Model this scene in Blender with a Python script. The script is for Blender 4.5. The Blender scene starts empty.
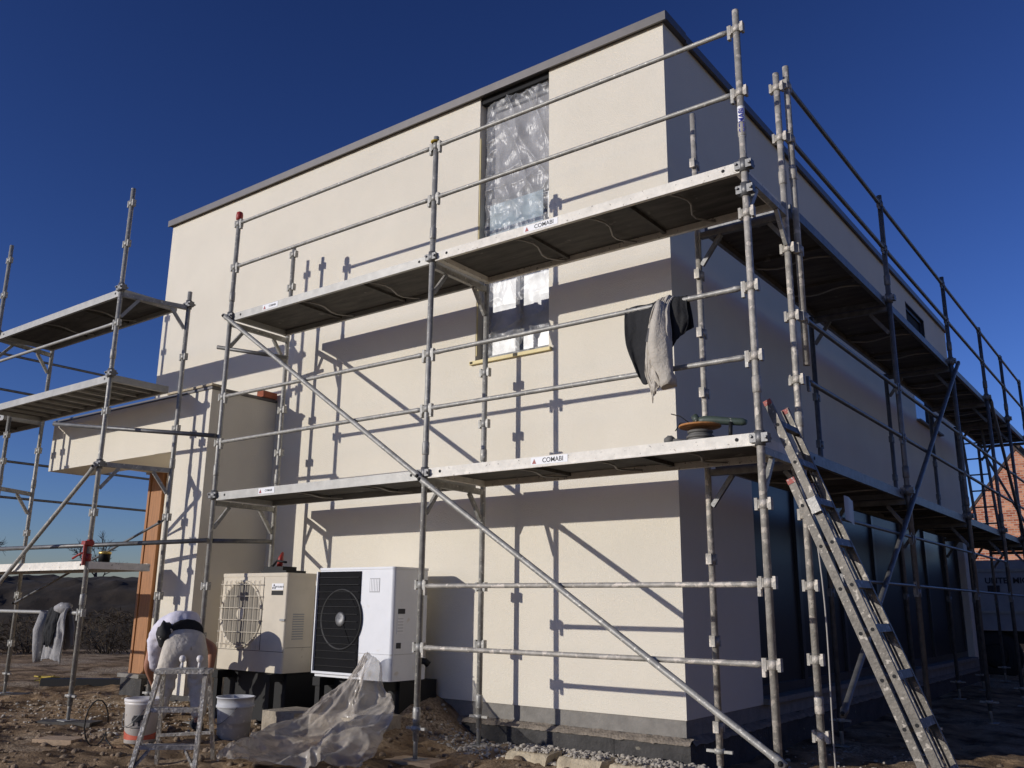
import bpy, math, random
from mathutils import Vector, Matrix, noise
S = bpy.context.scene
COL = S.collection
R = math.radians
V3 = Vector

# ------------------------------------------------------------------ camera
cd = bpy.data.cameras.new('camera'); cam = bpy.data.objects.new('camera', cd); COL.objects.link(cam)
cd.sensor_width = 36; cd.lens = 886.61 / 1024 * 36; cd.clip_end = 3000; cd.clip_start = .05
YAW, PIT, ROL = -.6462, .2440, .0109
fw = V3((math.sin(YAW)*math.cos(PIT), math.cos(YAW)*math.cos(PIT), math.sin(PIT)))
rt = V3((math.cos(YAW), -math.sin(YAW), 0)); up = rt.cross(fw)
r2 = rt*math.cos(ROL) + up*math.sin(ROL); u2 = -rt*math.sin(ROL) + up*math.cos(ROL)
M = Matrix((r2, u2, -fw)).transposed().to_4x4(); M.translation = V3((2.1653, -5.6019, .8469))
cam.matrix_world = M
S.camera = cam

# ------------------------------------------------------------------ sky, sun, exposure
SUN = V3((.5453, 1, -.292)).normalized()                 # direction the light travels
elev = math.asin(-SUN.z); az = math.atan2(-SUN.x, -SUN.y)
W = bpy.data.worlds.new('World'); S.world = W; W.use_nodes = True
nt = W.node_tree; nt.nodes.clear()
sk = nt.nodes.new('ShaderNodeTexSky'); sk.sky_type = 'NISHITA'; sk.sun_disc = False
sk.sun_elevation = elev; sk.sun_rotation = az % (2*math.pi)
sk.air_density = 1.0; sk.dust_density = .3; sk.ozone_density = 3.0; sk.altitude = 300
bg = nt.nodes.new('ShaderNodeBackground'); bg.inputs[1].default_value = .055
gm = nt.nodes.new('ShaderNodeGamma'); gm.inputs[1].default_value = 1.5           # deep winter blue: a steeper, more saturated sky
ml = nt.nodes.new('ShaderNodeMix'); ml.data_type = 'RGBA'; ml.blend_type = 'MULTIPLY'; ml.inputs['Factor'].default_value = 1
ml.inputs['B'].default_value = (.67, .66, 1.0, 1)
wo = nt.nodes.new('ShaderNodeOutputWorld')
nt.links.new(sk.outputs[0], gm.inputs[0]); nt.links.new(gm.outputs[0], ml.inputs['A']); nt.links.new(ml.outputs['Result'], bg.inputs[0]); nt.links.new(bg.outputs[0], wo.inputs[0])
sl = bpy.data.lights.new('sun', 'SUN'); sl.energy = 3.7; sl.angle = R(.5); sl.color = (1, .955, .89)
so = bpy.data.objects.new('sun', sl); COL.objects.link(so); so.rotation_euler = SUN.to_track_quat('-Z', 'Y').to_euler()
so.location = (-8, -14, 12)
S.view_settings.view_transform = 'Standard'; S.view_settings.look = 'None'
S.view_settings.exposure = -.28; S.view_settings.gamma = 1; S.view_settings.use_curve_mapping = False

# ------------------------------------------------------------------ materials
def pm(name, col, rough=.6, metal=0., var=.12, vs=6., bump=.0, bs=60., spots=None, spec=.5, stretch=None, second=None):
    m = bpy.data.materials.new(name); m.use_nodes = True
    n = m.node_tree; b = n.nodes['Principled BSDF']; L = n.links
    b.inputs['Roughness'].default_value = rough; b.inputs['Metallic'].default_value = metal
    b.inputs['Specular IOR Level'].default_value = spec
    tc = n.nodes.new('ShaderNodeTexCoord'); vec = tc.outputs['Object']
    if stretch:
        mp = n.nodes.new('ShaderNodeMapping'); mp.inputs['Scale'].default_value = stretch
        L.new(vec, mp.inputs[0]); vec = mp.outputs[0]
    nz = n.nodes.new('ShaderNodeTexNoise'); nz.inputs['Scale'].default_value = vs; nz.inputs['Detail'].default_value = 8; nz.inputs['Roughness'].default_value = .62
    L.new(vec, nz.inputs['Vector'])
    rp = n.nodes.new('ShaderNodeValToRGB'); e = rp.color_ramp.elements
    e[0].position = .3; e[1].position = .7
    if second is None: second = tuple(c*(1+var) for c in col); first = tuple(c*(1-var) for c in col)
    else: first = col
    e[0].color = (*first, 1); e[1].color = (*second, 1)
    L.new(nz.outputs['Fac'], rp.inputs[0]); out = rp.outputs[0]
    if spots:
        sc, ss, th = spots
        n2 = n.nodes.new('ShaderNodeTexNoise'); n2.inputs['Scale'].default_value = ss; n2.inputs['Detail'].default_value = 4
        L.new(tc.outputs['Object'], n2.inputs['Vector'])
        r2_ = n.nodes.new('ShaderNodeValToRGB'); r2_.color_ramp.elements[0].position = th; r2_.color_ramp.elements[1].position = th+.04
        L.new(n2.outputs['Fac'], r2_.inputs[0])
        mx = n.nodes.new('ShaderNodeMix'); mx.data_type = 'RGBA'
        L.new(r2_.outputs[0], mx.inputs['Factor']); L.new(out, mx.inputs['A']); mx.inputs['B'].default_value = (*sc, 1); out = mx.outputs['Result']
    L.new(out, b.inputs['Base Color'])
    if bump:
        n3 = n.nodes.new('ShaderNodeTexNoise'); n3.inputs['Scale'].default_value = bs; n3.inputs['Detail'].default_value = 6
        L.new(vec, n3.inputs['Vector'])
        bp = n.nodes.new('ShaderNodeBump'); bp.inputs['Strength'].default_value = bump; bp.inputs['Distance'].default_value = .02
        L.new(n3.outputs['Fac'], bp.inputs['Height']); L.new(bp.outputs[0], b.inputs['Normal'])
    return m
MT = {}
MT['render'] = pm('white_render', (.755, .695, .575), .9, var=.05, vs=.9, bump=.4, bs=120)
MT['coping'] = pm('coping_metal', (.12, .11, .105), .45, .3, var=.1)
MT['plinth'] = pm('plinth_grey', (.22, .205, .18), .85, var=.2, vs=9, bump=.3)
MT['found'] = pm('foundation_dark', (.06, .056, .052), .9, var=.4, vs=5, bump=.6, bs=40, spots=((.2, .18, .14), 14, .68))
MT['mortar'] = pm('mortar', (.24, .20, .155), .95, var=.35, vs=12, bump=.8, bs=50)
MT['concrete'] = pm('concrete', (.36, .31, .24), .92, var=.3, vs=7, bump=.6, bs=45)
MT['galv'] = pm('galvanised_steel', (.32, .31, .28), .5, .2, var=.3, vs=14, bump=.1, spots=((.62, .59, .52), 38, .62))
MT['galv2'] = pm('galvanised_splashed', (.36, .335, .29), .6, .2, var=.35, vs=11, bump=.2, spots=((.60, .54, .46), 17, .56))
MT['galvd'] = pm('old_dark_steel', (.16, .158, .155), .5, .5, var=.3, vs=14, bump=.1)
MT['alu'] = pm('aluminium_edge', (.37, .36, .33), .5, .25, var=.15, vs=9, bump=.08)
MT['alup'] = pm('paint_splashed_edge', (.80, .755, .66), .75, .0, var=.12, vs=14, bump=.2, spots=((.42, .38, .32), 30, .64))
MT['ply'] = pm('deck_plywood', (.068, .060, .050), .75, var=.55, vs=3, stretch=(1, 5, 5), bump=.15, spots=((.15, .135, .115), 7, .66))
MT['strap'] = pm('deck_strap', (.33, .31, .28), .55, .3)
MT['hole'] = pm('dark_hole', (.012, .012, .012), .8)
MT['dark'] = pm('dark_interior', (.012, .012, .013), .9)
MT['wood'] = pm('cedar_board', (.37, .17, .068), .7, var=.25, vs=4, stretch=(14, 14, .8), bump=.2, bs=20)
MT['board'] = pm('bleached_board', (.46, .33, .21), .85, var=.25, vs=5, stretch=(1, 9, 9), bump=.3)
MT['sill'] = pm('yellow_sill_tape', (.72, .60, .30), .6, var=.12)
MT['frame'] = pm('window_frame', (.30, .30, .29), .5)
MT['insul'] = pm('grey_panel', (.40, .39, .385), .6, var=.1)
MT['beige'] = pm('aged_beige_casing', (.60, .53, .41), .5, var=.08, vs=4, bump=.05, spots=((.5, .43, .31), 9, .7))
MT['white'] = pm('white_casing', (.75, .755, .76), .38, var=.03, spots=((.66, .62, .56), 5, .64))
MT['grille'] = pm('dark_grille', (.008, .008, .009), .8, spec=.12, var=.2)
MT['black'] = pm('black_plastic', (.014, .014, .014), .55, spec=.25)
MT['red'] = pm('red_paint', (.30, .025, .018), .5, var=.2)
MT['rededge'] = pm('red_plastic', (.34, .07, .05), .6, spots=((.45, .4, .35), 40, .58))
MT['band'] = pm('red_band', (.52, .11, .06), .5, var=.3)
MT['yellow'] = pm('yellow_plastic', (.42, .30, .03), .6, var=.4)
MT['gold'] = pm('gold_lid', (.60, .42, .12), .35, .6)
MT['paperwhite'] = pm('label_white', (.80, .80, .80), .5, var=.02)
MT['ink'] = pm('label_ink', (.02, .02, .025), .6)
MT['inkblue'] = pm('label_blue', (.03, .04, .35), .5)
MT['greylabel'] = pm('label_grey', (.42, .42, .42), .5)
MT['ladder'] = pm('ladder_aluminium', (.15, .135, .112), .55, .3, var=.3, vs=16, bump=.15, spots=((.38, .345, .29), 30, .60))
MT['oldladder'] = pm('plaster_caked_metal', (.40, .365, .31), .8, .1, var=.35, vs=22, bump=.5, spots=((.7, .66, .58), 32, .56))
MT['bucket'] = pm('bucket_white', (.74, .70, .65), .45, var=.06, spots=((.5, .43, .35), 9, .68))
MT['bucketg'] = pm('bucket_grey', (.50, .50, .50), .6, var=.12, spots=((.72, .7, .66), 18, .6))
MT['trousers'] = pm('work_trousers', (.62, .56, .47), .9, var=.16, vs=9, bump=.6, bs=26, spots=((.36, .29, .21), 7, .66))
MT['shirt'] = pm('pale_shirt', (.70, .67, .74), .9, var=.05, vs=6, bump=.4, bs=14)
MT['skin'] = pm('skin', (.42, .20, .125), .55, var=.08)
MT['hair'] = pm('hair', (.03, .02, .015), .7, bump=.6, bs=120)
MT['clothk'] = pm('black_cloth', (.016, .016, .017), .9, var=.25, bump=.4, bs=40)
MT['clothg'] = pm('grey_cloth', (.33, .32, .31), .95, var=.15, vs=12, bump=.4, bs=60, spots=((.6, .58, .55), 18, .66))
MT['clothb'] = pm('beige_cloth', (.50, .455, .385), .95, var=.12, vs=12, bump=.4, bs=50, spots=((.3, .27, .25), 16, .70))
MT['orange'] = pm('rusty_orange_disc', (.46, .20, .06), .7, var=.25, vs=14, bump=.3)
MT['toolgreen'] = pm('tool_body', (.05, .07, .055), .5, var=.3, spots=((.4, .38, .33), 30, .66))
MT['tape'] = pm('grey_hose', (.13, .125, .115), .7, var=.3)
MT['brickred'] = pm('red_brick', (.34, .10, .05), .9, var=.3, bump=.4)
MT['soilbank'] = pm('dark_soil', (.018, .014, .010), 1, var=.6, vs=1.6, bump=1., bs=4, second=(.055, .039, .026), spots=((.075, .062, .036), 1.1, .66))
MT['scrub'] = pm('brown_scrub', (.06, .042, .024), .9, var=.6, vs=3)
MT['bark'] = pm('bare_bark', (.05, .045, .04), .9)
MT['roof'] = pm('roof_tile', (.05, .035, .03), .8)
MT['lorry'] = pm('grey_trailer_paint', (.30, .31, .33), .5, var=.15, vs=3)
MT['rubber'] = pm('rubber', (.015, .015, .015), .8)
MT['facing'] = pm('dark_panel', (.035, .037, .042), .35, var=.2, vs=2)
MT['stone'] = pm('pale_gravel', (.40, .36, .30), .9, var=.35, vs=5)
MT['clod'] = pm('soil_clod', (.22, .16, .105), .95, var=.45, vs=7, bump=.6, bs=60)
MT['kerb'] = pm('pale_block', (.50, .42, .29), .95, var=.3, vs=7, bump=.7, bs=40)

def mat_ground():
    m = bpy.data.materials.new('building_site_soil'); m.use_nodes = True
    n = m.node_tree; L = n.links; b = n.nodes['Principled BSDF']; b.inputs['Roughness'].default_value = .97; b.inputs['Specular IOR Level'].default_value = .15
    tc = n.nodes.new('ShaderNodeTexCoord')
    def nz(s, d=9, rr=.65):
        q = n.nodes.new('ShaderNodeTexNoise'); q.inputs['Scale'].default_value = s; q.inputs['Detail'].default_value = d; q.inputs['Roughness'].default_value = rr
        L.new(tc.outputs['Object'], q.inputs['Vector']); return q.outputs['Fac']
    r = n.nodes.new('ShaderNodeValToRGB'); e = r.color_ramp.elements
    e[0].position = .36; e[0].color = (.085, .054, .030, 1); e[1].position = .64; e[1].color = (.48, .33, .19, 1)
    L.new(nz(2.2), r.inputs[0])
    g = n.nodes.new('ShaderNodeValToRGB'); e = g.color_ramp.elements
    e[0].position = .40; e[0].color = (.18, .13, .085, 1); e[1].position = .60; e[1].color = (.58, .46, .32, 1)
    L.new(nz(38, 4), g.inputs[0])
    k = n.nodes.new('ShaderNodeValToRGB'); k.color_ramp.elements[0].position = .50; k.color_ramp.elements[1].position = .62
    L.new(nz(.55, 4), k.inputs[0])
    mx = n.nodes.new('ShaderNodeMix'); mx.data_type = 'RGBA'
    L.new(k.outputs[0], mx.inputs['Factor']); L.new(r.outputs[0], mx.inputs['A']); L.new(g.outputs[0], mx.inputs['B']); L.new(mx.outputs['Result'], b.inputs['Base Color'])
    bp = n.nodes.new('ShaderNodeBump'); bp.inputs['Strength'].default_value = .9; bp.inputs['Distance'].default_value = .04
    L.new(nz(24, 8, .7), bp.inputs['Height']); L.new(bp.outputs[0], b.inputs['Normal'])
    return m
def mat_brick():
    m = bpy.data.materials.new('brick_wall'); m.use_nodes = True
    n = m.node_tree; L = n.links; b = n.nodes['Principled BSDF']; b.inputs['Roughness'].default_value = .9
    tc = n.nodes.new('ShaderNodeTexCoord'); mp = n.nodes.new('ShaderNodeMapping'); mp.inputs['Rotation'].default_value = (R(90), 0, 0)
    L.new(tc.outputs['Object'], mp.inputs[0])
    br = n.nodes.new('ShaderNodeTexBrick'); br.inputs['Scale'].default_value = 2.1
    br.inputs['Color1'].default_value = (.27, .062, .026, 1); br.inputs['Color2'].default_value = (.60, .27, .15, 1); br.inputs['Mortar'].default_value = (.42, .31, .24, 1)
    br.inputs['Mortar Size'].default_value = .022; br.inputs['Brick Width'].default_value = .42; br.inputs['Row Height'].default_value = .17
    L.new(mp.outputs[0], br.inputs['Vector']); L.new(br.outputs['Color'], b.inputs['Base Color'])
    return m
def mat_film(name, trans, rough, col, spec=.6):
    m = bpy.data.materials.new(name); m.use_nodes = True
    n = m.node_tree; L = n.links; b = n.nodes['Principled BSDF']; out = n.nodes['Material Output']
    b.inputs['Base Color'].default_value = (*col, 1); b.inputs['Roughness'].default_value = rough; b.inputs['Specular IOR Level'].default_value = spec
    t = n.nodes.new('ShaderNodeBsdfTransparent'); mx = n.nodes.new('ShaderNodeMixShader')
    tc = n.nodes.new('ShaderNodeTexCoord'); q = n.nodes.new('ShaderNodeTexNoise'); q.inputs['Scale'].default_value = 6; q.inputs['Detail'].default_value = 6
    L.new(tc.outputs['Object'], q.inputs['Vector'])
    mr = n.nodes.new('ShaderNodeMapRange'); mr.inputs['From Min'].default_value = .3; mr.inputs['From Max'].default_value = .7
    mr.inputs['To Min'].default_value = trans-.15; mr.inputs['To Max'].default_value = trans+.15
    L.new(q.outputs['Fac'], mr.inputs['Value']); L.new(mr.outputs[0], mx.inputs[0])
    L.new(b.outputs[0], mx.inputs[1]); L.new(t.outputs[0], mx.inputs[2]); L.new(mx.outputs[0], out.inputs['Surface'])
    q2 = n.nodes.new('ShaderNodeTexNoise'); q2.inputs['Scale'].default_value = 22; q2.inputs['Detail'].default_value = 3
    mp = n.nodes.new('ShaderNodeMapping'); mp.inputs['Scale'].default_value = (2.2, 1, .6); L.new(tc.outputs['Object'], mp.inputs[0]); L.new(mp.outputs[0], q2.inputs['Vector'])
    bp = n.nodes.new('ShaderNodeBump'); bp.inputs['Strength'].default_value = .22; bp.inputs['Distance'].default_value = .03
    L.new(q2.outputs['Fac'], bp.inputs['Height']); L.new(bp.outputs[0], b.inputs['Normal'])
    return m
MT['ground'] = mat_ground(); MT['brick'] = mat_brick()
MT['film'] = mat_film('window_film', .58, .34, (.38, .38, .385), .9)
MT['sheet'] = mat_film('crumpled_sheet', .38, .24, (.54, .48, .40), .6)
def mat_glass(name, col, rough, spec):
    m = bpy.data.materials.new(name); m.use_nodes = True; b = m.node_tree.nodes['Principled BSDF']
    b.inputs['Base Color'].default_value = (*col, 1); b.inputs['Roughness'].default_value = rough; b.inputs['Specular IOR Level'].default_value = spec
    return m
MT['pane'] = mat_glass('window_pane', (.035, .05, .05), .42, 1.)
MT['pane'].node_tree.nodes['Principled BSDF'].inputs['IOR'].default_value = 2.3
MT['foil'] = pm('pale_blue_foil', (.52, .64, .69), .5, var=.04)
MT['panesky'] = mat_glass('clear_pane', (.02, .02, .025), .03, 1.)
MT['panesky'].node_tree.nodes['Principled BSDF'].inputs['IOR'].default_value = 2.4
MT['panedark'] = mat_glass('rough_dark_pane', (.022, .025, .03), .35, .25)  # very dark pane, rough and only weakly reflective

# ------------------------------------------------------------------ mesh builder
class MB:
    def __init__(s): s.v = []; s.f = []; s.sm = []
    def add(s, vs, fs, smooth=False):
        o = len(s.v); s.v += [V3(p) for p in vs]
        for k, f in enumerate(fs):
            s.f.append([i+o for i in f]); s.sm.append(smooth if isinstance(smooth, bool) else smooth[k])
        return s
    def box(s, lo, hi, rot=None, about=None):
        x0, y0, z0 = lo; x1, y1, z1 = hi
        vs = [V3(p) for p in ((x0,y0,z0),(x1,y0,z0),(x1,y1,z0),(x0,y1,z0),(x0,y0,z1),(x1,y0,z1),(x1,y1,z1),(x0,y1,z1))]
        if rot is not None:
            c = V3(about) if about is not None else (V3(lo)+V3(hi))/2
            vs = [rot @ (p-c) + c for p in vs]
        return s.add(vs, [(0,3,2,1),(4,5,6,7),(0,1,5,4),(1,2,6,5),(2,3,7,6),(3,0,4,7)])
    def beam(s, p, q, w, h, upv=(0,0,1)):
        p = V3(p); q = V3(q); d = (q-p).normalized(); a = d.cross(V3(upv)).normalized(); b = a.cross(d)
        vs = []
        for c in (p, q):
            for i, j in ((-1,-1),(1,-1),(1,1),(-1,1)): vs.append(c + a*w/2*i + b*h/2*j)
        return s.add(vs, [(0,1,2,3),(7,6,5,4),(0,4,5,1),(1,5,6,2),(2,6,7,3),(3,7,4,0)])
    def tube(s, p, q, r, n=10, r1=None):
        return s.path([p, q], [r, r if r1 is None else r1], n)
    def path(s, pts, r, n=8):
        pts = [V3(p) for p in pts]; m = len(pts)
        rs = r if isinstance(r, (list, tuple)) else [r]*m
        vs = []; prev = None
        for i in range(m):
            d = (pts[min(i+1, m-1)]-pts[max(i-1, 0)]).normalized()
            if prev is None:
                a = d.cross(V3((0,0,1)))
                if a.length < .05: a = d.cross(V3((1,0,0)))
            else: a = prev - d*prev.dot(d)
            a.normalize(); b = d.cross(a); prev = a
            for k in range(n):
                t = 2*math.pi*k/n; vs.append(pts[i] + (a*math.cos(t)+b*math.sin(t))*rs[i])
        fs = []; sm = []
        for i in range(m-1):
            for k in range(n):
                k2 = (k+1) % n; fs.append((i*n+k, i*n+k2, (i+1)*n+k2, (i+1)*n+k)); sm.append(True)
        fs.append(tuple(range(n-1, -1, -1))); sm.append(False)
        fs.append(tuple(range((m-1)*n, m*n))); sm.append(False)
        return s.add(vs, fs, sm)
    def lathe(s, prof, c, n=28, axis='z'):
        c = V3(c); vs = []; m = len(prof)
        for r, h in prof:
            for k in range(n):
                t = 2*math.pi*k/n; x, y = r*math.cos(t), r*math.sin(t)
                vs.append(c + (V3((x,y,h)) if axis == 'z' else V3((x,h,y)) if axis == 'y' else V3((h,x,y))))
        fs = []
        for i in range(m-1):
            for k in range(n):
                k2 = (k+1) % n; fs.append((i*n+k, i*n+k2, (i+1)*n+k2, (i+1)*n+k))
        sm = [True]*len(fs)
        fs.append(tuple(range(n-1,-1,-1))); fs.append(tuple(range((m-1)*n, m*n))); sm += [False, False]
        return s.add(vs, fs, sm)
    def prism(s, poly, a, b, plane='xy'):
        n = len(poly)
        f = (lambda p, h: (p[0],p[1],h)) if plane == 'xy' else (lambda p, h: (p[0],h,p[1])) if plane == 'xz' else (lambda p, h: (h,p[0],p[1]))
        vs = [f(p, a) for p in poly] + [f(p, b) for p in poly]
        fs = [tuple(range(n-1,-1,-1)), tuple(range(n, 2*n))] + [(i, (i+1)%n, n+(i+1)%n, n+i) for i in range(n)]
        return s.add(vs, fs)
    def grid(s, fn, nu, nv, smooth=True):
        vs = [fn(i/nu, j/nv) for j in range(nv+1) for i in range(nu+1)]
        fs = [(j*(nu+1)+i, j*(nu+1)+i+1, (j+1)*(nu+1)+i+1, (j+1)*(nu+1)+i) for j in range(nv) for i in range(nu)]
        return s.add(vs, fs, smooth)
    def ball(s, c, r, nu=14, nv=9, fn=None):
        c = V3(c); r = V3(r) if hasattr(r, '__len__') else V3((r,r,r)); vs = []
        for j in range(nv+1):
            for i in range(nu):
                t = 2*math.pi*i/nu; p = math.pi*j/nv
                d = V3((math.sin(p)*math.cos(t), math.sin(p)*math.sin(t), math.cos(p)))
                vs.append(c + V3((d.x*r.x, d.y*r.y, d.z*r.z))*(fn(d) if fn else 1))
        fs = [(j*nu+i, (j+1)*nu+i, (j+1)*nu+(i+1)%nu, j*nu+(i+1)%nu) for j in range(nv) for i in range(nu)]
        return s.add(vs, fs, True)
    def build(s, name, mat, parent=None, label=None, cat=None, group=None, kind=None, recalc=True):
        me = bpy.data.meshes.new(name)
        off = wloc(parent) if parent else V3((0,0,0))
        me.from_pydata([p-off for p in s.v], [], s.f); me.update()
        me.polygons.foreach_set('use_smooth', s.sm)
        if recalc:
            import bmesh
            bm = bmesh.new(); bm.from_mesh(me); bmesh.ops.recalc_face_normals(bm, faces=bm.faces); bm.to_mesh(me); bm.free()
        me.materials.append(MT[mat] if isinstance(mat, str) else mat)
        return link(name, me, parent, label, cat, group, kind)
def link(name, me, parent=None, label=None, cat=None, group=None, kind=None, loc=None):
    o = bpy.data.objects.new(name, me); COL.objects.link(o)
    if parent: o.parent = parent
    if loc is not None: o.location = V3(loc) - (wloc(parent) if parent else V3((0,0,0)))
    if label: o['label'] = label
    if cat: o['category'] = cat
    if group: o['group'] = group
    if kind: o['kind'] = kind
    return o
def wloc(o):
    p = V3((0,0,0))
    while o is not None: p += o.location; o = o.parent
    return p
def thing(name, label, cat, loc=(0,0,0), group=None):
    o = bpy.data.objects.new(name, None); COL.objects.link(o); o.location = loc; o.empty_display_size = .2
    o['label'] = label; o['category'] = cat
    if group: o['group'] = group
    return o
def text_mesh(name, txt, size, mat, parent, origin, xdir, ydir, bold=.0):
    c = bpy.data.curves.new('txt', 'FONT'); c.body = txt; c.size = size; c.align_x = 'CENTER'; c.align_y = 'CENTER'; c.extrude = .0006; c.offset = bold
    t = bpy.data.objects.new('txt', c); COL.objects.link(t)
    bpy.context.view_layer.update()
    me = bpy.data.meshes.new_from_object(t.evaluated_get(bpy.context.evaluated_depsgraph_get()))
    bpy.data.objects.remove(t); bpy.data.curves.remove(c)
    xd = V3(xdir).normalized(); yd = V3(ydir).normalized(); zd = xd.cross(yd); off = wloc(parent)
    for v in me.vertices: v.co = V3(origin) + xd*v.co.x + yd*v.co.y + zd*v.co.z - off
    me.name = name; me.materials.clear(); me.materials.append(MT[mat])
    return link(name, me, parent)
random.seed(7)
def nz3(x, y, z=0.): return noise.noise(V3((x, y, z)))
def fbm(x, y, z=0., o=4):
    a = 0; k = 1; t = 1
    for i in range(o): a += noise.noise(V3((x*t, y*t, z*t+i*7.1)))*k; k *= .5; t *= 2.1
    return a

# ------------------------------------------------------------------ ground
def gbase(x, y):
    z = max(-.50, min(-.33, -.33 - .032*(x+3.8)))
    # earth heaped against the wall between the heat pumps and the first block
    z += .34*math.exp(-((x+3.80)/.42)**2)*max(0, min(1, (y+.25)/1.1))*(1 if y < 3 else 0)
    return z
def gz(x, y):
    near = math.exp(-((x+3)**2+(y+1)**2)/260)
    return gbase(x, y) + near*(.045*fbm(x*.9, y*.9) + .030*fbm(x*3.1+5, y*3.1) - .022*abs(fbm(x*1.2+y*2.6, y*4.8-x*1.6, 9.)) + .020*fbm(x*8, y*8, 4.)) + (1-near)*.10*fbm(x*.12, y*.12)
def axis(lo, hi, d, far):
    a = []; t = lo
    while t <= hi+1e-6: a.append(t); t += d
    s = d; b = []; t = lo
    while t > -far: s *= 1.35; t -= s; b.append(t)
    s = d; t = a[-1]
    while t < far: s *= 1.35; t += s; a.append(t)
    return b[::-1] + a
xs = axis(-11, 4, .05, 1400); ys = axis(-4, 4, .05, 1400)
g = MB(); nx = len(xs)
g.add([(x, y, gz(x, y)) for y in ys for x in xs], [(j*nx+i, j*nx+i+1, (j+1)*nx+i+1, (j+1)*nx+i) for j in range(len(ys)-1) for i in range(nx-1)], True)
g.build('ground', 'ground', kind='structure', recalc=False)
# soil bank beyond the site on the left
a0 = V3((-26.8, -3.1, 0)); ad = V3((.64, .77, 0)); an = V3((-.77, .64, 0))
b = MB()
def bank(u, v):
    s = u*46; w = v*11
    h = 1.95*math.sin(min(1, v/.42)*math.pi/2) * (1-.35*max(0, (v-.5)/.5))
    h *= 1 + .07*fbm(s*.16, 3.3); h += (.16*fbm(s*.6, w*.7)+.10*fbm(s*2.1, w*2.1))*min(1, v*5)
    p = a0 + ad*s + an*w
    return V3((p.x, p.y, -.45+h))
b.grid(bank, 260, 60)
b.build('soil_bank', 'soilbank', kind='structure')
b = MB()                                                     # unseen soil heap, added to bounce warm light onto the shaded side wall
def bank2(u, v):
    y = -12+u*62; x = 9+v*16
    h = 4.2*math.sin(min(1, v/.30)*math.pi/2)*min(1, u*9, (1-u)*9)*(1-.3*max(0, v-.4))
    return V3((x+.5*fbm(y*.2, v*3), y, -.6+h*(1+.2*fbm(y*.15, 8.1))+.25*fbm(y*.5, x*.5)*min(1, v*5)))
b.grid(bank2, 120, 30)
b.build('added_bounce_heap', 'ground', kind='structure')

# loose clods and gravel (uncountable)
def rock(mb, c, r):
    k = random.random()*50
    mb.ball(c, (r*random.uniform(.8, 1.4), r*random.uniform(.7, 1.2), r*random.uniform(.5, .8)), 6, 4, lambda d: 1+.35*nz3(d.x*1.6+k, d.y*1.6, d.z*1.6))
c = MB()
for i in range(4200):
    x = random.uniform(-10, 3); y = random.uniform(-2.6, 1.0) if random.random() < .8 else random.uniform(-3.5, 5)
    if x < -1.2 and y > .95: continue
    r = .006 + .034*random.random()**4
    rock(c, (x, y, gz(x, y)+r*.2), r)
c.build('soil_clods', 'clod', kind='stuff', recalc=False)
c = MB()
for i in range(3000):
    q = random.random()
    if q < .55:
        x = random.uniform(-2.62, -.92); y = random.uniform(.58, 1.04); z = -.305 - .03*(y > .8) + .02*random.random()
        if y < .8 and not any(a_ < x < b_ for a_, b_ in ((-2.48, -2.13), (-1.97, -1.62), (-1.5, -1.0))): z = -.37
    elif q < .72: x = random.gauss(-3.0, .22); y = random.uniform(.5, 1.04); z = gz(x, y)
    elif q < .92: x = random.uniform(-9, -5.2); y = random.uniform(-1.0, .9); z = gz(x, y)
    else: x = random.uniform(-1.0, 1.2); y = random.uniform(.8, 3.5); z = gz(x, y)
    r = .006 + .016*random.random()**2
    rock(c, (x, y, z+r*.2), r)
c.build('pale_gravel', 'stone', kind='stuff', recalc=False)

# ------------------------------------------------------------------ house
WY = 1.11; WX = -1.15; TOP = 6.24
H = thing('house', 'white rendered flat roofed house behind the scaffolding, tall strip window wrapped in film', 'house', (-5, 4, 0))
w = MB()
T = .36
wx0, wx1, wz0 = -3.37, -2.46, 3.24
w.box((-9.22, WY, 2.54), (wx0, WY+T, TOP)); w.box((wx1, WY, 2.54), (WX, WY+T, TOP)); w.box((wx0, WY, 2.54), (wx1, WY+T, wz0))
w.box((-8.7, WY, -.02), (WX, WY+T, 2.54))
# right wall, one long side with glazed openings
YE = 13.2; G0, G1, GT = 2.69, 12.7, 2.22
SW0, SW1, SZ0, SZ1 = 10.0, 11.35, 3.92, 6.0
XI = WX - T
w.box((XI, WY+T, -.02), (WX, G0, GT)); w.box((XI, G1, -.02), (WX, YE, GT)); 
w.box((XI, WY+T, GT), (WX, SW0, TOP)); w.box((XI, SW1, GT), (WX, YE, TOP)); w.box((XI, SW0, GT), (WX, SW1, SZ0)); w.box((XI, SW0, SZ1), (WX, SW1, TOP))
w.box((-9.22, YE-T, -.02), (XI, YE, TOP)); w.box((-9.22, WY+T, -.02), (-9.22+T, YE-T, TOP))
w.build('wall', 'render', H)
MB().box((-8.8, WY+T+.01, 5.95), (XI-.01, YE-T-.01, 6.05)).build('flat_roof', 'coping', H)
MB().box((-8.8, WY+T+.3, -.3), (XI-.3, YE-T-.3, 5.9)).build('interior_core', 'dark', H)
cp = MB()
cp.prism([(WY-.055, TOP-.014), (WY-.055, TOP+.078), (WY-.03, TOP+.094), (WY+T+.03, TOP+.088), (WY+T+.03, TOP+.003), (WY-.035, TOP+.003), (WY-.035, TOP-.014)], -9.275, WX+.055, 'yz')
cp.prism([(WX+.053, TOP-.014), (WX+.053, TOP+.076), (WX+.028, TOP+.092), (WX-T-.03, TOP+.086), (WX-T-.03, TOP+.003), (WX+.034, TOP+.003), (WX+.034, TOP-.014)], WY+T+.032, YE+.05, 'xz')
cp.build('coping', 'coping', H)
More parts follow.
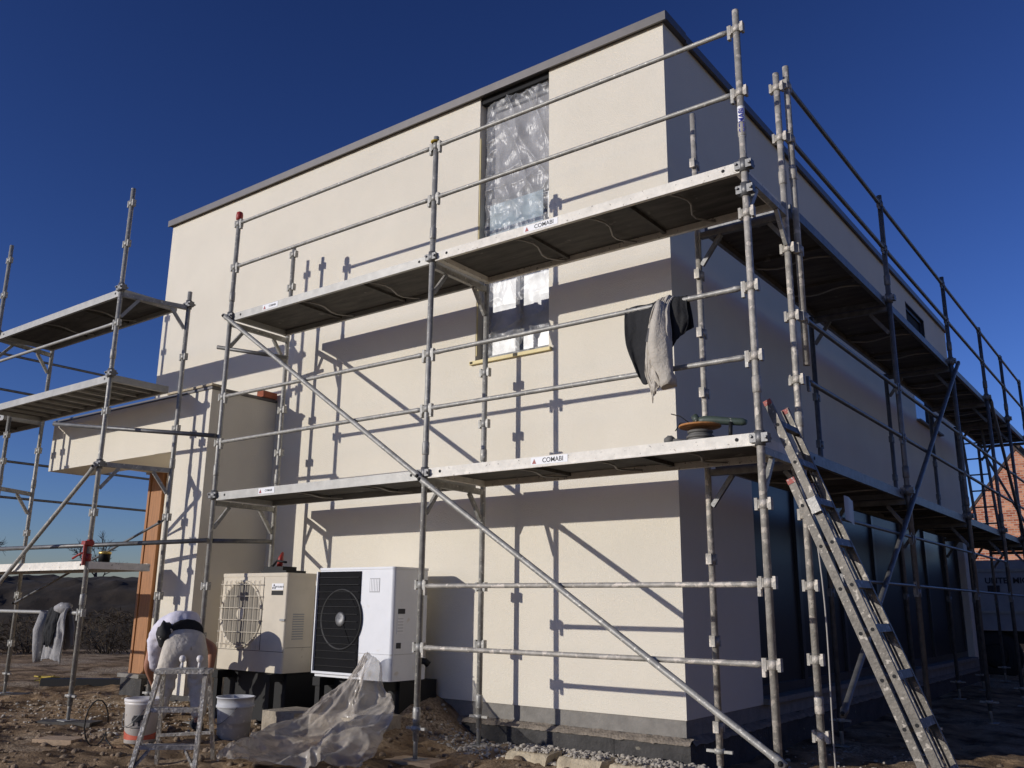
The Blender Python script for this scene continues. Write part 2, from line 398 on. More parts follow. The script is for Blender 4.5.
# plinth and foundation
p = MB(); p.box((-8.6, WY+.012, -.15), (WX-.012, WY+.3, -.022)); p.box((WX-.3, WY+.302, -.15), (WX-.012, YE, -.022))
p.build('plinth', 'plinth', H)
f = MB()
for x0, x1 in ((-8.6, -7.2), (-7.196, -5.2), (-5.196, -3.2), (-3.196, -1.78), (-1.776, -1.10)): f.box((x0, WY-.055, -.75), (x1, WY+.3, -.185))
for y0, y1 in ((WY+.304, 2.65), (2.655, 4.4), (4.405, 6.5), (6.505, 9), (9.005, YE)): f.box((WX-.3, y0, -.75), (WX+.05, y1, -.185))
f.build('foundation', 'found', H)
m_ = MB()
def ledge(u, v):
    x = -8.6 + u*7.5; k = v
    y = WY + .012 - .085*k + .008*fbm(x*5, k*2); z = -.15 - .035*k - .05*max(0, k-.75) + .012*fbm(x*9, k*3, 2)
    return (x, y, z)
m_.grid(ledge, 260, 6)
m_.grid(lambda u, v: (WX-.012+.085*v+.008*fbm(u*40, v), WY+u*12, -.15-.035*v-.05*max(0, v-.75)+.012*fbm(u*80, v, 4)), 200, 6)
m_.build('mortar_ledge', 'mortar', H)
# porch
pc = MB()
PX0, PX1, PY = -10.1, -6.49, .197
pc.prism([(PX0, PY), (PX1, PY), (PX1, WY-.002), (-9.02, WY-.002), (-9.02, .74), (PX0, .74)], 2.54, 3.2)
pc.box((-7.17, PY, -.12), (PX1, WY-.002, 2.54))
pc.build('porch', 'render', H)
rf = MB(); rf.prism([(PX0-.015, PY-.015), (PX1+.015, PY-.015), (PX1+.015, WY-.004), (-9.0, WY-.004), (-9.0, .755), (PX0-.015, .755)], 3.203, 3.235)
rf.build('porch_flashing', 'coping', H)
MB().box((-7.35, PY-.03, 3.237), (-6.46, PY+.10, 3.262)).build('porch_edge_board', 'kerb', H)
wp = MB(); wp.box((-9.04, 1.06, -.06), (-8.995, WY+.03, 2.538)); wp.box((-8.985, 1.075, -.06), (-8.73, WY+.03, 2.538))
wp.build('timber_column', 'wood', H)
MB().box((-8.72, WY+.06, 0), (-7.2, WY+.10, 2.5)).build('entrance_recess', 'facing', H)
ft = MB(); ft.box((-9.16, .98, -.11), (-8.66, 1.3, -.062)); ft.build('column_cap_slab', 'plinth', H)
MB().box((-9.10, 1.0, -.5), (-8.62, 1.4, -.112)).build('column_footing', 'found', H)

# front strip window
wi = thing  # noqa
win = MB()
fy = WY+.13
for a_, b_ in (((wx0+.002, fy, wz0+.002), (wx0+.07, fy+.06, 6.165)), ((wx1-.07, fy, wz0+.002), (wx1-.002, fy+.06, 6.165)), ((wx0+.07, fy, wz0+.002), (wx1-.07, fy+.06, wz0+.075)), ((wx0+.07, fy, 6.095), (wx1-.07, fy+.06, 6.165)), ((wx0+.07, fy, 4.98), (wx1-.07, fy+.06, 5.06))): win.box(a_, b_)
WN = win.build('window', 'frame', H)
MB().box((wx0+.07, fy+.03, 5.06), (wx1-.07, fy+.05, 6.095)).build('infill_panel', 'insul', WN)
MB().box((wx0+.07, fy+.03, wz0+.075), (wx1-.07, fy+.045, 4.98)).build('pane', 'pane', WN)
MB().box((wx0+.071, fy-.016, 4.35), (wx1-.15, fy-.011, 4.978)).build('protective_foil', 'foil', WN)
MB().box((-2.95, fy-.01, wz0+.075), (-2.90, fy+.029, 4.98)).build('mullion', 'frame', WN)
MB().box((wx0, WY+.02, 6.1655), (wx1, WY+.3, TOP-.002)).build('lintel', 'dark', WN)
sm = MB(); sm.box((-3.42, WY-.035, 3.205), (-2.425, WY-.002, 3.238)); sm.build('sill_strip', 'sill', H, label='yellow taped sill strip under the film')
MB().box((-3.41, WY-.037, 3.212), (-3.375, WY-.036, 3.232)).build('tape_mark', 'dark', H)
fl = MB()
def film(u, v):
    x = wx0+.012+u*(wx1-wx0-.024); z = wz0+.0+v*2.93
    cx = u-.15; cz = (v-.93)*3.1
    ang = math.atan2(cz, cx+.12); rad = math.hypot(cx, cz)
    h = .006*math.sin(ang*11+7*fbm(u*2, v*4))*min(1, rad*2)*math.exp(-rad*.8)
    h += .030*(1-2*abs(noise.noise(V3((u*1.7+v*2.2, v*3.1, 2.)))))**3 + .020*(1-2*abs(noise.noise(V3((u*3-v*4.5, v*5., 7.)))))**3
    a_, b_ = u*.95+v*1.6, v*3.05-u*.5
    h += .034*(1-abs(noise.noise(V3((a_*3.6, b_*.75, 11.)))*2))**3 + .022*(1-abs(noise.noise(V3((b_*2.6+a_, a_*1.1, 17.)))*2))**4
    h += .010*abs(fbm(u*2.3+.8*v, v*5.5, 1)) + .005*fbm(u*9, v*24, 3)
    h += .016*math.sin(u*34+2.2*fbm(u*3, v*7, 6)) * math.exp(-((v-.42)/.2)**2)
    h *= min(1, 9*u+.15, 9*(1-u)+.15)
    return (x, WY+.088-h, z)
fl.grid(film, 110, 300); fl.build('plastic_film', 'film', WN, recalc=False)
# tape along the reveal
tp = MB(); tp.box((wx0+.001, WY+.006, 3.3), (wx0+.012, WY+.02, 5.75)); tp.build('masking_tape', 'sill', WN)

# side windows
sw = MB(); X1 = WX-.05
for a_, b_ in (((X1-.06, SW0+.003, SZ0+.003), (X1, SW0+.07, SZ1-.003)), ((X1-.06, SW1-.07, SZ0+.003), (X1, SW1-.003, SZ1-.003)), ((X1-.06, SW0+.07, SZ0+.003), (X1, SW1-.07, SZ0+.07)), ((X1-.06, SW0+.07, SZ1-.07), (X1, SW1-.07, SZ1-.003))): sw.box(a_, b_)
sw.box((X1+.001, SW1-.012, SZ0+.003), (WX-.004, SW1-.003, SZ1-.003)); sw.box((X1+.001, SW0+.003, SZ0+.003), (WX-.004, SW0+.012, SZ1-.003)); sw.box((X1+.001, SW0+.013, SZ1-.012), (WX-.004, SW1-.013, SZ1-.003))
SWN = sw.build('window', 'facing', H)
MB().box((X1-.045, SW0+.07, SZ0+.07), (X1-.02, SW1-.07, 4.92)).build('pane', 'panesky', SWN)
MB().box((X1-.045, SW0+.07, 4.98), (X1-.03, SW1-.07, SZ1-.07)).build('dark_infill', 'dark', SWN)
MB().box((X1-.05, SW0+.07, 4.921), (X1-.005, SW1-.07, 4.979)).build('transom_bar', 'facing', SWN)
MB().box((WX-.13, SW0-.03, SZ0-.035), (WX+.07, SW1+.35, SZ0-.003)).build('window_sill', 'plinth', SWN)
gw = MB(); X1 = WX-.11
edges = [G0+.003, 4.2, 5.7, 7.2, 8.7, 10.2, 11.5, G1-.003]
for e in edges:
    a_ = max(G0+.003, e-.045); b_ = min(G1-.003, e+.045); gw.box((X1-.08, a_, .03), (X1, b_, GT-.003))
for i in range(len(edges)-1):
    y0 = edges[i]+.045 if i else edges[i]+.048; y1 = edges[i+1]-.045
    gw.box((X1-.08, y0+.001, .03), (X1-.002, y1-.001, .12)); gw.box((X1-.08, y0+.001, GT-.08), (X1-.002, y1-.001, GT-.004))
GW = gw.build('sliding_window', 'facing', H)
for i in range(len(edges)-1):
    MB().box((X1-.05, edges[i]+.047, .121), (X1-.035, edges[i+1]-.047, GT-.081)).build('pane', 'panedark', GW)
MB().box((WX-.36, G0, -.022), (WX+.05, G1, .028)).build('threshold', 'plinth', H)

# ------------------------------------------------------------------ scaffold kit
PR = .0255; RR = .0195
def shared(name, mb, mat):
    me = bpy.data.meshes.new(name); me.from_pydata([p for p in mb.v], [], mb.f); me.update(); me.polygons.foreach_set('use_smooth', mb.sm); me.materials.append(MT[mat]); return me
bk = MB()
for sgn in (-1, 1):
    bk.box((sgn*.046-.010, -.022, -.040), (sgn*.046+.010, .022, .040)); bk.box((min(sgn*.027, sgn*.036), -.018, -.028), (max(sgn*.027, sgn*.036), .018, .028))
bk.path([(0,0,-.03), (0,0,.03)], .0305, 12)
BRK = {k: shared('wedge_bracket', bk, k) for k in ('galv', 'galv2', 'galvd')}
cl = MB(); cl.path([(0,0,-.05), (0,0,.05)], .036, 12); cl.box((-.062,-.03,-.03), (.062,.03,.03)); cl.path([(.05,-.05,0), (.05,.05,0)], .012, 8); cl.path([(-.05,-.045,.01), (-.05,.05,.01)], .010, 8)
CPL = {k: shared('coupler', cl, k) for k in ('galvd', 'red')}
jb = MB(); jb.path([(0,0,0), (0,0,.30)], .019, 10); jb.box((-.075,-.075,0), (.075,.075,.008)); jb.path([(0,0,.22), (0,0,.255)], .040, 8); jb.box((-.10,-.012,.226), (.10,.012,.246))
JCK = shared('base_jack', jb, 'galv')
def post(t, x, y, z0, z1, brs=(), foot=True, mat='galv', rot=0, splices=(), couplers=(), label=None):
    m = MB(); m.tube((x,y,z0+(.14 if foot else 0)), (x,y,z1), PR, 14)
    m.tube((x,y,z1-.10), (x,y,z1+.0), PR*.82, 10)
    for s_ in splices: m.path([(x,y,s_-.06), (x,y,s_-.05), (x,y,s_+.05), (x,y,s_+.06)], [PR, PR*1.22, PR*1.22, PR], 14)
    o = m.build('post', mat, t, label=label)
    for z in brs:
        b_ = link('wedge_bracket', BRK[mat], o, loc=(x, y, z)); b_.rotation_euler.z = rot
    for z in couplers: link('coupler', CPL['galvd'], o, loc=(x, y, z))
    if foot: link('base_jack', JCK, o, loc=(x, y, z0))
    return o
def rail(t, p, q, mat='galv', r=RR, gap=.055, name='guard_rail', hook=True):
    p = V3(p); q = V3(q); d = (q-p).normalized(); a = p+d*gap; b_ = q-d*gap
    m = MB()
    m.path([a, a+d*.05, a+d*.12, b_-d*.12, b_-d*.05, b_], [r*.75, r*1.15, r, r, r*1.15, r*.75], 10)
    if hook:
        for c_ in (a, b_): m.box((c_.x-.011, c_.y-.016, c_.z-.075), (c_.x+.011, c_.y+.016, c_.z+.04))
    return m.build(name, mat, t)
def brace(t, p, q, mat='galv', r=.0235):
    p = V3(p); q = V3(q); d = (q-p).normalized()
    m = MB(); m.path([p-d*.03, p+d*.03, p+d*.10, q-d*.10, q-d*.03, q+d*.03], [r*.9, r*1.25, r, r, r*1.25, r*.9], 12)
    o = m.build('diagonal_brace', mat, t)
    for c_ in (p, q): MB().ball(c_ + V3((0,-.024,0)), .017, 8, 6).build('bolt', 'hole', o)
    return o
def transom(t, p, q, mat='galv', gus=True, side=1):
    p = V3(p); q = V3(q); d = (q-p).normalized(); L_ = (q-p).length
    m = MB(); m.beam(p+d*.026, q-d*.026, .042, .05)
    if gus:
        for c_, s_ in ((p, 1), (q, -1)):
            m.beam(c_ + d*s_*.028 - V3((0,0,.26)), c_ + d*s_*.20 - V3((0,0,.028)), .03, .035)
    return m.build('transom', mat, t)
def platform(t, lo, hi, z, along='x', edge='alu', hatch=False, label=None, txt=None, tsize=.06, tpos=.5, straps=2):
    """lo/hi: plan corners. Frame with two side beams, end caps, deck board, cross bars and bent straps below."""
    (x0, y0), (x1, y1) = lo, hi
    m = MB(); h = .082; e = .035
    if along == 'x':
        m.box((x0,y0,z-h), (x1,y0+e,z)); m.box((x0,y1-e,z-h), (x1,y1,z)); m.box((x0,y0+e,z-h+.004), (x0+.05,y1-e,z-.004)); m.box((x1-.05,y0+e,z-h+.004), (x1,y1-e,z-.004))
        m.box((x0,y0-.006,z-h-.004), (x1,y0+.012,z-h+.008))
    else:
        m.box((x0,y0,z-h), (x0+e,y1,z)); m.box((x1-e,y0,z-h), (x1,y1,z)); m.box((x0+e,y0,z-h+.004), (x1-e,y0+.05,z-.004)); m.box((x0+e,y1-.05,z-h+.004), (x1-e,y1,z-.004))
        m.box((x1-.012,y0,z-h-.004), (x1+.006,y1,z-h+.008))
    o = m.build('platform', edge, t, label=label)
    d = MB(); d.box((x0+.05 if along == 'x' else x0+e, y0+e if along == 'x' else y0+.05, z-.030), (x1-.05 if along == 'x' else x1-e, y1-e if along == 'x' else y1-.05, z-.012))
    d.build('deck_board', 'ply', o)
    L_ = (x1-x0) if along == 'x' else (y1-y0)
    n_ = 10 if hatch else 3
    for i in range(1, n_):
        c_ = MB()
        if along == 'x': xx = x0+L_*i/n_; c_.box((xx-.016,y0+e,z-.058), (xx+.016,y1-e,z-.0305))
        else: yy = y0+L_*i/n_; c_.box((x0+e,yy-.016,z-.058), (x1-e,yy+.016,z-.0305))
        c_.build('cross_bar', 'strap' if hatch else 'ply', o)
    for k in range(straps):
        fr = (k+1)/(straps+1) + .04
        pts = []
        for i in range(9):
            s_ = i/8; bend = .07*math.sin(s_*math.pi*2)+.10*s_
            a_ = y0+e+(y1-y0-2*e)*s_ if along == 'x' else x0+e+(x1-x0-2*e)*s_
            b_ = (x0 if along == 'x' else y0) + L_*fr + bend
            pts.append((b_, a_, z-.064-.012*math.sin(s_*math.pi)) if along == 'x' else (a_, b_, z-.064-.012*math.sin(s_*math.pi)))
        MB().path(pts, .008, 6).build('bent_strap', 'strap', o)
    for fr in (.045, .955):
        hm = MB()
        if along == 'x': hm.lathe([(.013, -.0015), (.013, .0)], (x0+L_*fr, y0-.001, z-.036), 12, 'y')
        else: hm.lathe([(.013, 0), (.013, .0015)], (x1+.001, y0+L_*fr, z-.036), 12, 'x')
        hm.build('edge_hole', 'hole', o)
    if txt and along == 'x':
        xc = x0+L_*tpos; wid = tsize*.36*len(txt)+.06
        pl = MB().box((xc-wid, y0-.0025, z-.066), (xc+wid, y0-.0005, z-.008)).build('maker_label', 'paperwhite', o)
        text_mesh('label_text', txt, tsize, 'ink', pl, (xc+.035, y0-.0032, z-.037), (1,0,0), (0,0,1), .0004)
        MB().prism([(xc-wid+.012, z-.058), (xc-wid+.052, z-.058), (xc-wid+.032, z-.018)], y0-.0034, y0-.0026, 'xz').build('label_mark', 'red', pl)
    return o

XA, XB, XC, IW = -5.985, -2.986, 0., .80
# ---- front scaffold
FS = thing('facade_scaffold', 'tube scaffold with two decks and a long diagonal brace across the sunlit front wall', 'scaffold', (-3, .4, -.4))
Z1, Z2 = 1.965, 3.945
rails_hi = (2.5, 3.0, 4.5, 5.03)
post(FS, XA, 0, gz(XA, 0), 5.09, (*rails_hi, 1.0, .5), couplers=(Z1-.03, Z2-.03), splices=(2.2, 4.15))
PB = post(FS, XB, 0, gz(XB, 0)+.03, 5.13, (*rails_hi, 1.0, .5), couplers=(Z1-.03, Z2-.03), splices=(2.15, 4.15, -.02))
PC = post(FS, XC, 0, gz(XC, 0), 5.19, (2.5, 3.0, 1.5, 3.55, 4.5, 5.03, 1.0, .5), couplers=(Z1-.03, Z2-.03, Z2-.22), splices=(2.3, 4.2), mat='galv2')
post(FS, XA, IW, gz(XA, IW), 5.04, (2.5, 3.0, 4.5, 1.1, 4.92), splices=(2.2, 4.15))
post(FS, XB, IW, gz(XB, IW), Z2-.02, (2.5, 3.0, 1.0, .5), splices=(2.2, .02))
post(FS, XC, IW, gz(XC, IW), 5.08, (2.5, 3.0, 3.55, 1.5, 1.0, .5, 0, 4.5, 4.95), splices=(2.2, 4.15, .2), mat='galv2', label='paint splashed post beside the ladder')
for x in (XA, XB, XC):
    for z in (Z1, Z2): transom(FS, (x, 0, z-.11), (x, IW, z-.11))
for x0, x1 in ((XA, XB), (XB, XC)):
    for z in rails_hi: rail(FS, (x0, -.005, z), (x1, -.005, z))
for z in (1.0, .5): rail(FS, (XB, -.005, z-.01 if z == 1. else z), (XC, -.005, z-.01 if z == 1. else z), 'galv2')
brace(FS, (XA-.03, -.052, Z2-.03), (XB-.02, -.052, Z1-.06)); brace(FS, (XB+.01, -.056, Z1-.09), (XC+.04, -.056, -.06))
platform(FS, (XA+.05, .0), (XB-.03, .73), Z1, txt='COMABI', tsize=.03, tpos=.28, label='galvanised lower deck')
platform(FS, (XA+.05, .0), (XB-.03, .73), Z2, txt='COMABI', tsize=.03, tpos=.22, label='galvanised upper deck')
platform(FS, (XB+.04, .0), (XC-.03, .75), Z1+.01, edge='alup', txt='COMABI', tsize=.052, tpos=.43, label='white splashed lower deck', straps=3)
platform(FS, (XB+.04, .0), (XC-.03, .75), Z2+.01, edge='alup', txt='COMABI', tsize=.052, tpos=.40, label='white splashed upper deck', straps=3)
k = MB(); k.lathe([(.026, -.03), (.037, -.02), (.040, .03), (.034, .065), (.015, .078)], (XA, 0, 5.10), 16); k.build('post_cap', 'red', FS, label='round red cap on a post')
k = MB(); k.lathe([(.03, 0), (.052, .002), (.052, .012), (.03, .02)], (XB, 0, 5.07), 16); k.build('post_ring', 'yellow', FS, label='yellow ring on a post')
# sticker on the corner post
ang = math.atan2(-5.6, 2.16)
k = MB()
k.grid(lambda u, v: (XC+(PR+.001)*math.cos(ang-1.25+2.5*u), (PR+.001)*math.sin(ang-1.25+2.5*u), 4.14+.24*v), 14, 1)
stk = k.build('maker_sticker', 'paperwhite', PC, recalc=False)
nrm = V3((math.cos(ang), math.sin(ang), 0)); tang = V3((-math.sin(ang), math.cos(ang), 0))
text_mesh('sticker_text', 'COMABI', .052, 'inkblue', stk, V3((XC, 0, 4.26))+nrm*(PR+.003), (0,0,1), -tang, .0005)
# tie tube from the wall post toward the porch and loose tube end
k = MB().tube((XA+.1, IW-.05, 3.60), (-6.55, IW-.55, 3.72), .023, 10); k.build('wall_tie', 'galvd', FS)

# ---- side scaffold
SS = thing('side_scaffold', 'long shaded scaffold with decks receding along the right side wall of the house', 'scaffold', (0, 6, -.5))
ox, ix = .054, -.75
SY = [.845, 3.63, 6.58, 9.06, 10.95, 13.0]
zt2, zt1 = 3.95, 1.97
tops = [5.16, 5.10, 5.10, 5.05, 5.0, 5.0]
for i, y in enumerate(SY):
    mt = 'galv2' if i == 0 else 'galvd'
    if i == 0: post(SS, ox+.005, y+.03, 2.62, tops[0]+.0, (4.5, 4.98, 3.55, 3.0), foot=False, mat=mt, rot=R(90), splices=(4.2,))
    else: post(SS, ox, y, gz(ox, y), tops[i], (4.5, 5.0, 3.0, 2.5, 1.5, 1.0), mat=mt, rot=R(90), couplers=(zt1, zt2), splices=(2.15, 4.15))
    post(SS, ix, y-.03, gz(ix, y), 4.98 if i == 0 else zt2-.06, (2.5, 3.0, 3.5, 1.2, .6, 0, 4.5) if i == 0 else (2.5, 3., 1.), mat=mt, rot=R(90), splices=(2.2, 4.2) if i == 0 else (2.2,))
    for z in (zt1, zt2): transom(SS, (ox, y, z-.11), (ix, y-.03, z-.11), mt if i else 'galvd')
for i in range(len(SY)-1):
    y0, y1 = SY[i], SY[i+1]
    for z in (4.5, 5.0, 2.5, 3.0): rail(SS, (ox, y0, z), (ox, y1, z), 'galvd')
    for z in ((1.52, 1.06) if i in (0, 1, 2) else (1.06,)): rail(SS, (ox, y0 if i else 1.3, z), (ox, y1, z), 'galvd', r=.014)
    platform(SS, (-.715, y0+.035), (ox-.03, y1-.035), zt2, 'y', edge='galvd'); platform(SS, (-.715, y0+.035), (ox-.03, y1-.035), zt1, 'y', edge='galvd')
k = MB(); k.box((ox-.75, SY[0]+.06, zt1+.001), (ox-.74, SY[0]+.07, zt1+.002))
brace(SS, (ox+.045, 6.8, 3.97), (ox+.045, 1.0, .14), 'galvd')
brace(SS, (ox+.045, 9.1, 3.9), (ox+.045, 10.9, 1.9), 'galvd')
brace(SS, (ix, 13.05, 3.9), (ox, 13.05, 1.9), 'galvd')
k = MB().grid(lambda u, v: (ox+.03+.01*math.sin(u*5), 1.45+.26*u, 1.70-.19*v-.02*u), 8, 6).build('hanging_board', 'greylabel', SS, label='small pale board hung on a rail')

# ---- porch scaffold on the left
LS = thing('porch_scaffold', 'free standing scaffold with three decks in front of the left porch canopy', 'scaffold', (-8.5, -.4, -.33))
lx, l2, kx, ly, ky = -7.08, -6.87, -10.10, -.70, .03
ZA, ZB, ZC = 4.27, 3.27, 1.245
post(LS, lx, ly, gz(lx, ly)+.03, 5.50, (4.81, 5.31, 3.86, 2.85, 1.75, .72), couplers=(ZA+.01, ZB+.01, 2.27), splices=(3.5, .85))
post(LS, l2, ky, gz(l2, ky), 4.40, (2.75, 3.6, 1.75, .9), couplers=(ZA-.03,), splices=(2.35,))
post(LS, kx, ly, gz(kx, ly), 5.53, (4.81, 5.31, 3.86, 2.8, .72), couplers=(ZA,), splices=(3.5,))
post(LS, kx, ky, gz(kx, ky)+.03, ZA-.03, (2.8, 3.4, 1.7, .9, .3), splices=(2.35,))
post(LS, kx, -.40, gz(kx, -.4), 3.2, (2.6, 2.95, 1.7), splices=(2.35,))
for z in (ZA-.07, 2.27): transom(LS, (lx, ly, z), (l2, ky, z)); transom(LS, (kx, ly, z), (kx, ky, z-.06))
DK = (kx+.04, ly), (lx+.02, ky-.03)
platform(LS, *DK, ZA, label='topmost deck of the porch scaffold')
platform(LS, *DK, ZB, hatch=True, straps=0, label='ribbed middle deck')
platform(LS, (kx-.6, ly), (lx+.03, ky-.03), ZC, edge='alup', straps=0, label='pale edged lowest deck')
platform(LS, (-12.4, -.45), (-10.16, .09), 3.24, straps=1)
for z in (3.865, .716): rail(LS, (kx, ly, z), (lx, ly, z), 'alu')
brace(LS, (lx, ly-.05, 2.24), (kx+.05, ly-.05, .26))
brace(LS, (l2-.06, ky-.03, 1.70), (kx, ky-.03, .80), 'galvd', .014)
tt = MB(); tt.tube((-9.8, -.92, 1.41), (XA+.03, -.045, 1.462), .024, 12); tt.build('tie_tube', 'galvd', LS)
tt = MB(); tt.tube((XA, .03, 1.462), (XA, IW-.03, 1.50), .024, 12); tt.build('tie_tube', 'galvd', FS)
tt = MB(); tt.tube((-8.05, -.78, 2.805), (XA, -.045, 2.567), .024, 12); tt.build('tie_tube', 'galvd', LS)
rc = MB(); rc.path([(lx,ly,1.395), (lx,ly,1.465)], .034, 10); rc.box((lx-.038, ly-.07, 1.41), (lx+.038, ly+.030, 1.45)); rc.path([(lx,ly,1.24), (lx,ly,1.32)], .033, 10); rc.beam((lx, ly-.045, 1.2), (lx, ly-.045, 1.45), .02, .03, (0,1,0))
rc.path([(lx-.0, ly-.05, 1.33), (lx-.06, ly-.07, 1.31), (lx-.16, ly-.08, 1.27)], .012, 8)
rc.build('red_coupler', 'red', LS, label='red clamp with a lever handle')
# ---- scaffold at the left end of the house
ES = thing('gable_scaffold', 'dark guard rails of another scaffold beyond the left end of the porch', 'scaffold', (-12, 3, -.33))
for y in (-.15, 3.8, 6.8): post(ES, -12, y, gz(-12, y), 4.62, (2.34, 2.88, 3.96, 4.51), mat='galvd', rot=R(90)); post(ES, -12.7, y, gz(-12.7, y), 3.4, (2.34,), mat='galvd', rot=R(90)); transom(ES, (-12, y, 1.8), (-12.7, y, 1.8), 'galvd')
for y0, y1 in ((-.15, 3.8), (3.8, 6.8)):
    for z in (2.34, 2.88, 3.96, 4.51): rail(ES, (-12, y0, z), (-12, y1, z), 'galvd')

# ------------------------------------------------------------------ ladder leaning on the deck end
LD = thing('extension_ladder', 'tall two section aluminium ladder leaning on the lower deck at the house corner', 'ladder', (.6, .25, -.5))
d_ = V3((.101, -.004, -.261)).normalized(); pb = V3((.224, .083, 1.484)); nn = V3((.261, 0, .101)).normalized(); wd = V3((0, 1, 0))
def ladder_section(name, base, t0, t1, width, tips, lab):
    m = MB(); a_ = base+d_*t0; b_ = base+d_*t1
    for k in (0, width):
        # open C section: web plus two flanges
        o_ = wd*k; s_ = 1 if k == 0 else -1
        m.beam(a_+o_, b_+o_, .050, .006, (0,1,0))
        for e_ in (-1, 1): m.beam(a_+o_+nn*.0235*e_+wd*s_*.012, b_+o_+nn*.0235*e_+wd*s_*.012, .005, .026, (0,1,0))
    o = m.build(name, 'ladder', LD, label=lab)
    i = 0; t = -math.floor((-t0)/.28)*.28 if t0 < 0 else 0
    while t < t1-.05:
        if t > t0+.06:
            c_ = base+d_*t
            r_ = MB(); r_.beam(c_+wd*.004, c_+wd*(width-.004), .034, .030, nn); r_.beam(c_+wd*.006+nn*.02, c_+wd*(width-.006)+nn*.02, .05, .006, nn)
            r_.build('rung', 'ladder', o)
            h_ = MB(); q = c_-wd*.004; h_.tube(q-wd*.0012, q+wd*.004, .0115, 10); h_.build('rung_end', 'hole', o)
        t += .28
    tp_ = MB()
    for k in (0, width):
        c_ = base+d_*(t0 if 'top' in tips else t1); s_ = 1 if 'top' in tips else -1
        tp_.beam(c_+wd*k-d_*.004*s_, c_+wd*k+d_*.032*s_, .055, .012, (0,1,0))
    tp_.build('plastic_tip', 'rededge', o)
    return o
ladder_section('lower_section', pb, -.19, 2.16, .37, ('top',), 'rear ladder section')
fb = pb + nn*.072 + wd*.012
ladder_section('upper_section', fb, -.745, 2.0, .346, ('top', 'bottom'), 'sliding front ladder section')
k = MB()
for kk in (0, .346):
    c_ = fb+d_*2.0+wd*kk; k.beam(c_-d_*.03, c_+d_*.02, .056, .026, (0,1,0))
k.build('red_foot', 'rededge', LD)
k = MB(); c_ = fb+d_*-.02; k.beam(c_-wd*.02, c_-wd*.02+d_*.10, .06, .025, (0,1,0)); k.build('guide_bracket', 'galv', LD)
FL = thing('far_ladder', 'dark access ladder between decks at the far end of the side scaffold', 'ladder', (-.55, 11.3, 2))
m = MB(); p0 = V3((-.63, 11.25, 1.98)); p1 = V3((-.76, 11.45, 3.95)); q0 = p0+V3((.33, 0, 0)); q1 = p1+V3((.33, 0, 0))
m.beam(p0, p1, .03, .05); m.beam(q0, q1, .03, .05); m.build('side_rail', 'galvd', FL)
for i in range(1, 7):
    t = i/7; MB().tube(p0.lerp(p1, t), q0.lerp(q1, t), .013, 8).build('rung', 'galvd', FL)
# cable hanging by the corner post
pts = []
for i in range(14):
    t = i/13; pts.append((.03+.12*t+.03*math.sin(t*5), .77-.05*t, 1.75-2.28*t))
MB().path(pts, .006, 6).build('hanging_cable', 'strap', label='thin grey cable hanging beside the post behind the ladder', cat='cable')

# ------------------------------------------------------------------ heat pumps
def rounded_rect(x0, x1, y0, y1, r, n=5):
    out = []
    for cx_, cy_, a0_ in ((x1-r, y0+r, -90), (x1-r, y1-r, 0), (x0+r, y1-r, 90), (x0+r, y0+r, 180)):
        for i in range(n+1): t = R(a0_+90*i/n); out.append((cx_+r*math.cos(t), cy_+r*math.sin(t)))
    return out
HP = thing('heat_pump', 'white heat pump with a black fan grille, right of the beige unit', 'heat pump', (-4.2, .64, .15))
x0, x1, y0, y1, z0, z1 = -4.715, -3.69, .40, .88, .166, 1.155
m = MB(); m.prism(rounded_rect(x0, x1, y0, y1, .035), z0, z1); BD = m.build('casing', 'white', HP)
m = MB(); m.prism(rounded_rect(x0-.006, x1+.006, y0-.006, y1+.006, .04), z1+.001, z1+.022); m.build('top_panel', 'white', HP)
m = MB(); m.box((x0+.002, y0-.004, z0+.23), (x1+.002, y0+.02, z0+.234)); m.box((x1-.02, y0+.04, z0+.23), (x1+.003, y1-.03, z0+.234)); m.build('seam', 'greylabel', HP)
gx0, gx1 = x0+.02, x0+.60
m = MB(); m.box((gx0, y0-.012, z0+.05), (gx1, y0-.002, z1-.015)); GR = m.build('fan_grille', 'grille', HP)
m = MB(); cx_, cz_ = (gx0+gx1)/2+.05, z0+.53
n = 40
m.add([(cx_+rr*math.cos(2*math.pi*i/n), y0-.0135-dy, cz_+rr*math.sin(2*math.pi*i/n)) for rr, dy in ((.285, .0), (.275, .012), (.262, .0)) for i in range(n)], [(j*n+i, j*n+(i+1)%n, (j+1)*n+(i+1)%n, (j+1)*n+i) for j in range(2) for i in range(n)], True)
m.build('fan_ring', 'black', GR)
m = MB(); m.lathe([(.262, 0), (.262, .003)], (cx_, y0-.0155, cz_), 36, 'y'); m.build('fan_opening', 'grille', GR)
m = MB(); m.lathe([(.0, -.012), (.055, -.010), (.068, .0), (.068, .004)], (cx_, y0-.022, cz_), 24, 'y'); m.build('fan_hub', 'galvd', GR)
m = MB()
for k_ in range(3):
    a_ = R(120*k_+20)
    m.add([(cx_+.07*math.cos(a_), y0-.017, cz_+.07*math.sin(a_)), (cx_+.25*math.cos(a_-.1), y0-.017, cz_+.25*math.sin(a_-.1)), (cx_+.255*math.cos(a_+.75), y0-.021, cz_+.255*math.sin(a_+.75)), (cx_+.07*math.cos(a_+.9), y0-.021, cz_+.07*math.sin(a_+.9))], [(0,1,2,3)])
m.build('fan_blade', 'grille', GR)
m = MB()
for i in range(13): zz = z0+.1+i*.068; m.box((gx0+.01, y0-.030, zz), (gx1-.008, y0-.026, zz+.004))
m.build('guard_wire', 'black', GR)
